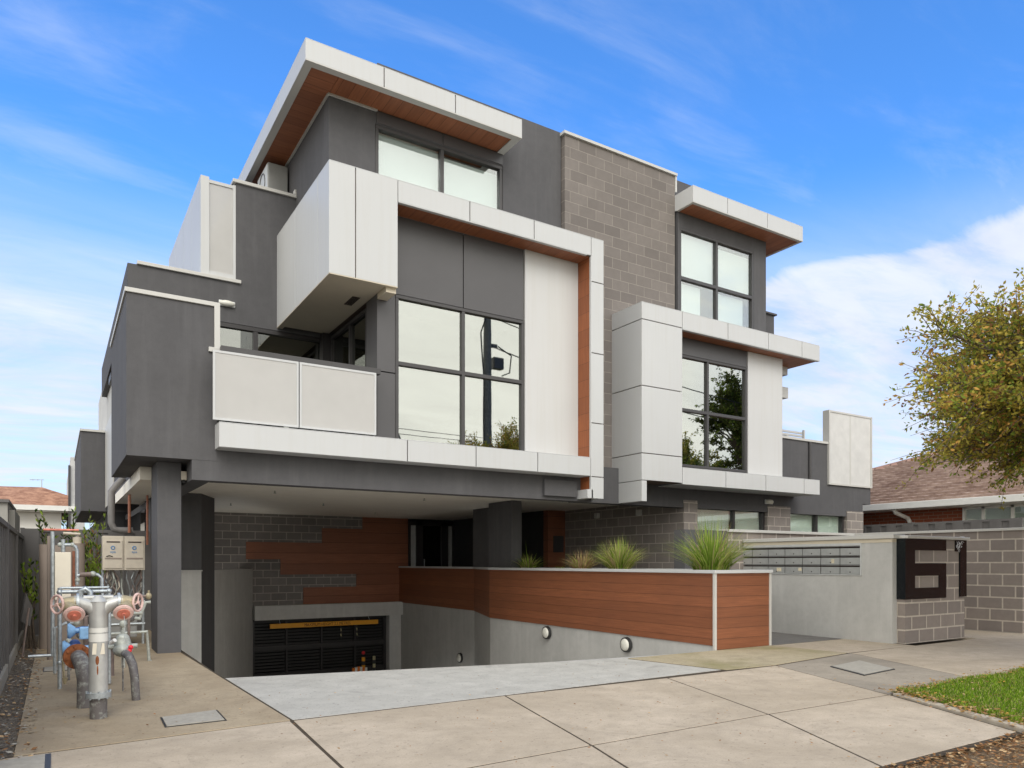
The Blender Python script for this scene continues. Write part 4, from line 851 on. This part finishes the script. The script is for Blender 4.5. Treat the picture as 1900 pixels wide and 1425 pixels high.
# feed elbow and blue valve train behind
EB=thing('valve_assembly',(.2,7.4,0),'rusty flanged elbow feeding small blue gate valves behind the silver standpipe','pipe valves')
MB().tube([(.21,7.0,0),(.21,7.0,.24),(.20,7.03,.33),(.18,7.10,.385),(.17,7.22,.40)],[.058,.058,.062,.062,.06],20).build('elbow_pipe','dark_pipe',EB,smooth=True)
MB().cyl((.165,7.22,.40),(.16,7.27,.40),.105,n=28).build('rusty_flange','rust',EB,smooth=True)
f=MB()
for k in range(8): a=k*math.pi/4+.2; f.cyl((.165+.085*math.cos(a),7.20,.40+.085*math.sin(a)),(.16+.085*math.cos(a),7.23,.40+.085*math.sin(a)),.011,n=6)
f.build('bolts','rust',EB)
MB().tube([(.16,7.27,.40),(.15,7.6,.40),(.16,8.1,.42)],.05,14).tube([(.10,7.9,.55),(.22,7.9,.58),(.42,7.9,.56)],.028,12).build('feed_pipe','deep_blue',EB,smooth=True)
for (x,z) in ((.11,.575),(.07,.42)):
    MB().cyl((x,7.8,z),(x+.05,7.8,z),.075,.035,18).cyl((x+.05,7.8,z),(x+.09,7.8,z),.022,n=10).build('blue_valve','light_blue',EB,smooth=True)
    MB().torus((x-.005,7.8,z),(1,0,0),.06,.008).build('valve_wheel','light_blue',EB,smooth=True)
for q in ((.50,.61),(.36,.44)): B(.19,.28,7.72,7.80,*q).build('blue_box','light_blue',EB,bev=.01)
MB().ball((.16,7.75,.36),.055).ball((.22,7.75,.32),.045).tube([(.13,7.8,.33),(.20,7.75,.30),(.27,7.8,.36)],.02,8).build('valve_body','deep_blue',EB,smooth=True)
MB().tube([(.06,7.9,.30),(.07,7.9,.20),(.08,7.9,.10)],.009,8).cyl((.08,7.9,.14),(.08,7.9,.08),.025,.01,10).build('drain_tap','brass',EB)
t=thing('pipe_frame',(.24,8.1,0),'galvanised rectangular pipe frame standing behind the booster','pipe frame')
f=MB(); fy=8.15
f.tube([(.04,fy,.20),(.04,fy,.96)],.018,10).tube([(.45,fy,.02),(.45,fy,.94)],.018,10).tube([(.04,fy,.92),(.45,fy,.92)],.018,10).tube([(.04,fy+.06,.955),(.45,fy+.06,.955)],.012,10).tube([(.04,fy,.25),(.24,fy,.25)],.016,10).tube([(.04,fy,.20),(.04,fy,0)],.018,10)
for p in ((.04,.92),(.45,.92),(.04,.25)): f.ball((p[0],fy,p[1]),.026)
f.build('rails','galvanised',t,smooth=True)
f=MB()
for i in range(4): f.tube([(.24+i*.045,fy+.02,.90),(.262+i*.045,fy+.02,.86),(.285+i*.045,fy+.02,.90)],.005,6)
f.build('lattice','dark_pipe',t)
MB().tube([(.20,fy-.3,.84),(.20,fy-.3,.93),(.24,fy-.3,.96),(.28,fy-.3,.93),(.28,fy-.3,.80)],.026,12).build('bend','galvanised',t,smooth=True)
for k,(p0,p1,p2,rr,mm) in enumerate((((.0,9.2,.02),(.0,9.2,.5),(.2,9.2,.55),.016,'galvanised'),((.28,9.0,.0),(.28,9.0,.62),(.4,9.0,.64),.022,'brown_pipe'),((.36,8.9,.02),(.36,8.9,.42),(.22,8.9,.44),.014,'grey_iron'),((.12,8.7,.0),(.12,8.7,.72),(.3,8.7,.74),.012,'dark_pipe'),((.66,9.4,.0),(.66,9.4,.6),(.85,9.4,.62),.02,'grey_iron'),((.74,9.7,.0),(.74,9.7,.8),(.95,9.7,.8),.016,'brown_pipe'),((.56,9.9,.35),(.95,9.9,.36),(1.0,9.9,.0),.02,'grey_iron'),((.58,10.2,.55),(.9,10.2,.5),(1.02,10.2,.7),.024,'grey_iron'))):
    MB().tube([p0,p1,((p1[0]+p2[0])/2,p1[1],p2[2]),p2],rr,8).build('branch_pipe',mm,EB,smooth=True)
for k,(x,y,z,rr) in enumerate(((.2,9.2,.55,.035),(.4,9.0,.64,.04),(.22,8.9,.44,.03),(.66,9.4,.5,.04),(.95,9.7,.8,.035),(.8,10.2,.52,.05),(.12,8.7,.4,.03))):
    MB().ball((x,y,z),rr,(1,.8,1.2)).cyl((x,y,z),(x,y,z+rr*1.9),rr*.35).build('small_valve',('grey_iron','brass','dark_pipe')[k%3],EB,smooth=True)
# right hand check valve
t=thing('check_valve',(.56,7.5,0),'weathered grey check valve on two dark bent pipes right of the booster','pipe valve')
MB().tube([(.60,7.13,0),(.59,7.15,.20),(.58,7.2,.30),(.56,7.32,.365),(.54,7.45,.38)],[.034,.034,.036,.036,.036],14).build('outlet_pipe','dark_pipe',t,smooth=True)
MB().tube([(.50,8.8,0),(.50,8.8,.30),(.50,8.6,.38),(.52,8.0,.40)],.034,14).build('inlet_pipe','brown_pipe',t,smooth=True)
MB().ball((.53,7.6,.40),1,(.085,.12,.07)).cyl((.53,7.6,.43),(.53,7.6,.50),.078,.06,18).ball((.53,7.6,.50),1,(.058,.06,.05)).cyl((.53,7.6,.53),(.53,7.6,.575),.018,n=8).cyl((.41,7.6,.43),(.65,7.6,.43),.022,n=10).build('valve_body','grey_iron',t,smooth=True)
MB().ball((.585,7.47,.43),.022).ball((.575,7.47,.40),.020).build('red_tag','bright_red',t); MB().tube([(.53,7.6,.36),(.53,7.58,.02)],.007,6).build('drain_rod','dark_pipe',t); MB().cyl((.43,7.55,.47),(.46,7.5,.50),.018,n=8).build('white_cap','white_paint',t)
# tank, meter board, upper pipework
t=thing('slimline_tank',(.1,11.9,0),'tall brown slimline tank against the back fence with rounded ends','water tank')
MB().cyl((-.09,12.05,0),(-.09,12.05,1.45),.095,n=24).cyl((.27,12.05,0),(.27,12.05,1.47),.095,n=24).box(-.09,.27,11.99,12.14,0,1.44).build('body','tank_brown',t,smooth=True)
MB().cyl((.27,12.05,1.47),(.27,12.05,1.56),.055,n=16).tube([(.27,12.05,1.56),(.30,12.0,1.60),(.1,12.0,1.61)],.02,8).build('inlet','cream_cabinet',t,smooth=True)
t=thing('meter_board',(.08,9.7,0),'tall cream meter board on galvanised post beside the tank','meter board')
B(.0,.155,9.66,9.74,.78,1.315).build('board','cream_board',t,bev=.006); MB().tube([(-.02,9.7,.15),(-.02,9.7,1.55)],.02,10).tube([(-.25,9.7,.16),(-.02,9.7,.16)],.016,8).build('post','galvanised',t)
MB().tube([(-.05,9.8,.1),(-.05,9.8,1.5)],.026,8).build('timber_post','tank_brown',t)
B(.06,.15,9.3,9.33,.74,.80).build('lower_box','cream_board',t)
t=thing('red_pipe',(.06,9.8,1.57),'thin orange red sprinkler pipe lying across the top of the services','pipe')
MB().tube([(-.11,9.8,1.572),(.235,9.8,1.572)],.012,10).build('pipe','faded_red',t)
t=thing('gas_manifold',(.15,9.65,.9),'galvanised pipe manifold with brass unions above the meter board','pipework')
MB().tube([(.08,9.68,1.32),(.08,9.68,1.42),(.08,9.68,1.46)],.022,10).tube([(.05,9.68,1.40),(.16,9.68,1.40),(.20,9.68,1.38),(.215,9.68,1.33),(.215,9.68,.95)],.019,10).tube([(.215,9.68,1.05),(.40,9.68,1.07)],.022,10).tube([(.33,9.68,1.07),(.42,9.68,1.06),(.46,9.68,1.02),(.47,9.68,.60)],.02,10).build('pipes','galvanised',t,smooth=True)
MB().tube([(.24,9.66,1.06),(.35,9.66,1.065)],.028,12).build('regulator','brown_pipe',t,smooth=True)
MB().ball((.37,9.66,1.07),.032).ball((.05,9.68,1.40),.026).ball((.17,9.68,1.40),.026).ball((.22,9.68,1.0),.028).build('union','grey_iron',t,smooth=True)
MB().tube([(.185,9.75,1.33),(.185,9.75,.9)],.016,8).build('copper_riser','copper',t)
# twin gas cabinets
t=thing('gas_cabinets',(.84,11.9,0),'pair of weathered cream steel gas meter cabinets with blue round emblems on posts','meter cabinet')
for a in (.575,.848):
    cb_=MB().box(a,a+.268,11.9,12.15,1.09,1.58).build('cabinet','cream_cabinet',t,bev=.006)
    d_=B(a+.018,a+.25,11.888,11.899,1.115,1.52).build('door','cream_cabinet',cb_,bev=.004); B(a+.05,a+.22,11.884,11.8875,1.485,1.502).build('vent_slot','slot_dark',cb_); B(a+.03,a+.24,11.885,11.8875,1.245,1.268).build('rust_band','tank_brown',cb_)
    MB().torus((a+.13,11.885,1.41),(0,1,0),.022,.007,20,6).build('round_emblem','emblem_blue',cb_)
    text('apa',.052,'emblem_blue','emblem_text',cb_,(a+.13,11.884,1.353))
MB().tube([(.62,11.884,1.285),(.66,11.87,1.30),(.70,11.884,1.285)],.006,6).build('handle','lamp_black',t)
f=MB()
for x in (.585,1.105): f.tube([(x,12.05,0),(x,12.05,1.1)],.019,10)
f.tube([(.4,12.05,.30),(1.13,12.05,.30)],.02,8).tube([(.6,12.05,.63),(1.13,12.05,.63)],.018,8).build('stand','galvanised',t)
rnd=random.Random(11)
for k in range(20):
    x=rnd.uniform(.60,1.08); pts=[(x,12.0,1.09)]
    for i in range(5): x+=rnd.uniform(-.09,.09); x=min(1.08,max(.6,x)); pts.append((x,12.0+rnd.uniform(-.04,.1),1.09-(i+1)*.12))
    MB().tube(pts,rnd.choice((.009,.012)),8).build('connecting_pipe',rnd.choice(('cream_cabinet','grey_iron','brown_pipe','dark_pipe','galvanised')),t,smooth=True)
MB().box(.72,1.0,12.0,12.2,.55,.66).box(.66,.82,12.05,12.3,.1,.5).box(.85,1.03,12.05,12.3,.1,.48).build('meter','ac_grey',t,bev=.02)
# gate debris at the fence
t=thing('loose_panel',(-.33,11.3,0),'grey weathered board leaning against the left fence','board')
MB().add([(-.36,11.2,.45),(-.27,11.3,.38),(-.24,11.4,.60),(-.31,11.3,.80),(-.375,11.22,.45),(-.285,11.32,.38),(-.255,11.42,.60),(-.325,11.32,.80)],[(0,1,2,3),(7,6,5,4),(0,4,5,1),(1,5,6,2),(2,6,7,3),(3,7,4,0)]).build('board','fence_grey',t)
MB().tube([(-.35,11.1,.0),(-.28,11.2,.62)],.012,8).build('stake','brown_pipe',t)
# ------------------------------------------------------------------ plants
def leafquad(mb,p,d,n,l,w):
    s=d.cross(n); 
    if s.length<1e-4: s=d.orthogonal()
    s=s.normalized()*w*.5; m=p+d*l*.5
    mb.add([p,m+s,p+d*l,m-s],[(0,1,2,3)])
def rv(r): 
    while True:
        v=Vector((r.uniform(-1,1),r.uniform(-1,1),r.uniform(-1,1)))
        if .05<v.length<1: return v
def shrub(x,y,h,rad,stems,lpc,ll,lw_,mats,label,seed,up=.8,z0=.0):
    r=random.Random(seed); t=thing('shrub',(x,y,0),label,'shrub','shrubs behind the services'); st=MB(); lf=MB()
    for i in range(stems):
        a=r.uniform(0,6.28); tip=Vector((x+rad*math.cos(a)*r.uniform(.3,1),y+rad*.7*math.sin(a),h*r.uniform(.7,1.03))); b=Vector((x+r.uniform(-.05,.05),y+r.uniform(-.05,.05),z0)); mid=(b+tip)/2+Vector((0,0,.1))
        pts=[b,mid,tip]; st.tube(pts,[.012,.008,.003],6)
        for k in range(lpc):
            q=r.uniform(.35,1.02); p=(b.lerp(mid,q*2) if q<.5 else mid.lerp(tip,q*2-1)); d=(rv(r)+Vector((0,0,up))+(tip-b).normalized()*.4).normalized()
            lf.mat(r.choices(range(len(mats)),[3]+[1]*(len(mats)-1))[0]); leafquad(lf,p,d,rv(r),ll*r.uniform(.6,1.2),lw_)
    st.build('stems','bark',t); lf.build('leaves',mats,t,uv=False)
shrub(.10,13.4,1.95,.40,13,34,.095,.032,('dark_leaf','leaf_green','lime_leaf'),'leafy evergreen shrub rising above the tank by the back fence',21)
shrub(.50,13.5,2.0,.27,12,44,.10,.028,('leaf_green','dark_leaf','leaf_brown'),'denser dark green shrub above the fence beside the building wing',22)
shrub(.45,12.6,1.25,.22,12,26,.10,.03,('lime_leaf','leaf_green'),'lime green shrub between the tank and the cream cabinets',23)
shrub(-.28,12.2,1.2,.16,9,26,.09,.035,('lime_leaf','leaf_green','dark_leaf'),'small bushy plant in the gap left of the tank',24)
def tree(name,x,y,crown_c,rx,ry,rzu,rzd,nbr,leaves,ll,mats,wts,label,seed,trunk_r=.14,group=None,spray=26,twig=.55,droop=.2):
    r=random.Random(seed); t=thing(name,(x,y,0),label,'tree',group); tb=MB(); lf=MB(); cc=Vector(crown_c)
    top=Vector((cc.x,cc.y,cc.z-rzd*.45)); tb.tube([(x,y,-.1),(x+.03,y,top.z*.5),top],[trunk_r*1.2,trunk_r,trunk_r*.8],12)
    tips=[]
    for i in range(nbr):
        while True:
            v=rv(r)
            if v.length>.55: break
        u=v*.88; e=cc+Vector((u.x*rx,u.y*ry,u.z*(rzu if u.z>0 else rzd))); s=top+(e-top)*r.uniform(.02,.2); mid=s.lerp(e,.5)+Vector((0,0,.25))+rv(r)*.2
        tb.tube([s,mid,e],[trunk_r*.35,trunk_r*.18,.008],6); tips+=[(mid.lerp(e,q),(e-s).normalized(),q) for q in (.25,.5,.75,1.)]
    tr=tb.build('trunk','bark',t,smooth=True)
    tw=MB(); n=0
    while n<leaves:
        p,d,q=r.choice(tips); dd=(d*.8+rv(r)*.9+Vector((0,0,.15))).normalized(); L_=twig*r.uniform(.5,1.3); a=p+rv(r)*.12; e=a+dd*L_-Vector((0,0,droop*L_)); m=(a+e)/2+Vector((0,0,.06*L_)); tw.tube([a,m,e],[.006,.004,.002],4,False)
        base=r.choices(range(len(mats)),wts)[0]
        for k in range(spray):
            f=r.random(); c=a.lerp(m,f*2) if f<.5 else m.lerp(e,f*2-1); c=c+rv(r)*.06
            lf.mat(base if r.random()<.6 else r.choices(range(len(mats)),wts)[0]); leafquad(lf,c,(rv(r)+dd*.5-Vector((0,0,.2))).normalized(),rv(r),ll*r.uniform(.6,1.25),ll*.5); n+=1
    tw.build('twigs','bark',tr); lf.build('crown',mats,t,uv=False)
    return t
tree('street_tree',11.7,3.3,(10.8,3.6,3.2),3.3,2.4,1.66,1.25,190,112000,.060,('leaf_olive','leaf_green','leaf_orange','leaf_yellow','leaf_brown'),(44,26,10,14,6),'broad street tree with olive and autumn orange leaves at the right edge','31' and 31)
tree('far_street_tree',30.4,-5,(30.4,-5,8.6),2.5,2.5,3.0,5.2,60,30000,.17,('street_leaf','dark_leaf','leaf_green'),(5,3,2),'large dark tree across the street, seen reflected in the right window',41,.25,'trees across the street',twig=.9)
tree('far_street_tree',26.3,-5.6,(26.3,-5.6,5.2),2.9,2.2,2.5,3.0,50,16000,.15,('leaf_olive','leaf_green','street_leaf'),(4,3,2),'lower olive tree across the street, left of the large dark one',42,.15,'trees across the street',twig=.8)
# lawn blades
def blades(name,region,n,h,mats,label,seed,wts,w=.006):
    r=random.Random(seed); mb=MB()
    for i in range(n):
        x,y=region(r); a=r.uniform(0,6.28); hh=h*r.uniform(.5,1.2); dx,dy=math.cos(a)*w*.5,math.sin(a)*w*.5; lx,ly=r.uniform(-.5,.5)*hh,r.uniform(-.5,.5)*hh
        mb.mat(r.choices(range(len(mats)),wts)[0]); mb.add([(x-dx,y-dy,.01),(x+dx,y+dy,.01),(x+lx+dx*.3,y+ly+dy*.3,.01+hh),(x+lx-dx*.3,y+ly-dy*.3,.01+hh)],[(0,1,2,3)])
    return tag(mb.build(name,mats,uv=False),label,'grass',kind='stuff')
def lawnr(r):
    while True:
        y=r.uniform(2.5,3.9); x=r.uniform(5.85,9.8) if r.random()<.93 else r.uniform(9.8,14)
        xe=6.56-(3.80-y)*.485+ (r.random()**3)*.12
        if math.sin(x*7.1+1.3*math.sin(y*9))+math.sin(y*11+x*3.7)<-1.15 and r.random()<.75: continue
        if x>xe and y<3.86+.05*math.sin(x*5)+r.uniform(-.05,.05): return x,y
blades('lawn_grass',lawnr,62000,.036,('lawn_green','lawn_lime','lawn_dark','blade_straw'),'bright green mown grass beside the footpath',51,(5,3,3,1.2))
def litter(name,region,n,s,mats,label,seed,z=.012):
    r=random.Random(seed); mb=MB()
    for i in range(n):
        x,y=region(r); q=s*r.uniform(.5,1.4); a=r.uniform(0,6.28); d=Vector((math.cos(a),math.sin(a),r.uniform(-.1,.35))); p=Vector((x,y,z+r.uniform(0,.012)))
        mb.mat(r.randrange(len(mats))); leafquad(mb,p,d.normalized(),Vector((r.uniform(-.4,.4),r.uniform(-.4,.4),1)),q,q*.55)
    return tag(mb.build(name,mats,uv=False),label,'leaves',kind='stuff')
def r_edge(r):
    f=r.random()
    if f<.45: y=r.uniform(2.45,3.85); return 6.50-(3.80-y)*.485+r.gauss(.10,.12),y
    if f<.8: x=r.uniform(6.4,10); return x,3.84+r.gauss(0,.07)
    return r.uniform(6,9),r.uniform(2.5,3.85)
litter('fallen_leaves',r_edge,1500,.034,('litter_brown','litter_tan','leaf_orange'),'dry fallen leaves along the lawn edge',61,.03)
def r_dirt(r): return r.uniform(3.2,8),2.46-abs(r.gauss(0,.35))
litter('leaf_litter',r_dirt,5200,.032,('litter_brown','litter_tan','leaf_brown'),'brown leaf litter on the bare verge at bottom right',62,.0)
def r_conc(r):
    f=r.random()
    if f<.6: return r.uniform(1.3,7.5),r.uniform(2.5,5.7)
    if f<.85: return r.uniform(-.2,1.4),r.uniform(5.5,8)
    return r.uniform(1.6,6),r.uniform(5.7,7)
litter('scattered_leaves',r_conc,620,.020,('litter_brown','litter_tan','leaf_brown'),'small dead leaves and crumbs scattered on the concrete',63,.008)
def r_grav(r): return r.uniform(-.40,-.12),r.uniform(5.2,13)
litter('fence_litter',r_grav,900,.035,('litter_brown','litter_tan','old_lid'),'pebbles and dry leaves along the left fence',64,.0)
# ------------------------------------------------------------------ across the street: what the glass mirrors
t=thing('power_pole',(16.6,-8,0),'tall timber power pole across the street, reflected in the big window','power pole')
MB().tube([(16.6,-8,0),(16.6,-8,14)],[.22,.17],14).build('pole','pole_wood',t,smooth=True)
MB().box(16.85,17.35,-8.1,-7.8,10.0,10.5).box(16.8,17.1,-8.05,-7.95,10.95,11.1).build('service_box','frame_grey',t)
MB().tube([(16.38,-7.9,0),(16.3,-7.9,4),(16.36,-7.9,7),(16.34,-7.9,9.8),(16.2,-7.9,11.5),(16.5,-7.9,12.4)],.035,8).tube([(17.1,-7.9,11.0),(17.8,-7.9,10.7),(17.7,-7.9,9.9),(17.3,-7.9,9.7)],.03,8).build('cable','wire',t)
t=thing('power_lines',(16.6,-8,9),'thin sagging power lines along the far side of the street','wires')
def sag(a,b,s,r=.014,n=16):
    a,b=Vector(a),Vector(b); return MB().tube([a.lerp(b,i/n)-Vector((0,0,4*s*(i/n)*(1-i/n))) for i in range(n+1)],r,5)
for z,o in ((7.5,-.4),(7.2,0),(6.9,.3)): sag((-30,-8+o,z+.2),(60,-8+o,z-.4),.5).build('wire','wire',t)
sag((16.6,-8,12.4),(34,-3,8.5),.5,.025).build('wire','wire',t); sag((16.8,-8,11.0),(34,-4,7.8),.5,.025).build('wire','wire',t)
t=thing('tower_crane',(27,-60,0),'distant lattice crane boom reflected in the lower left pane of the big window','crane')
f=MB(); a=Vector((37.5,-60,10)); b=Vector((27,-60,30))
for o in (Vector((-.5,0,0)),Vector((.5,0,0)),Vector((0,.8,0))): f.tube([a+o,b+o*.4],.08,5)
for i in range(22):
    p=a.lerp(b,i/22); q=a.lerp(b,(i+1)/22); s=1-.6*i/22; f.tube([p+Vector((-.5*s,0,0)),q+Vector((.5*s,0,0))],.04,4).tube([p+Vector((.5*s,0,0)),q+Vector((-.5*s,0,0))],.04,4)
f.build('boom','frame_grey',t); MB().tube([(37.5,-60,0),(37.5,-60,10)],.6,8).build('mast','frame_grey',t)
# clean helper properties
for o in bpy.data.objects:
    if '_w' in o.keys(): del o['_w']
S.render.engine='CYCLES'
try:
    S.cycles.max_bounces=8; S.cycles.transparent_max_bounces=12; S.cycles.use_denoising=True
except Exception: pass
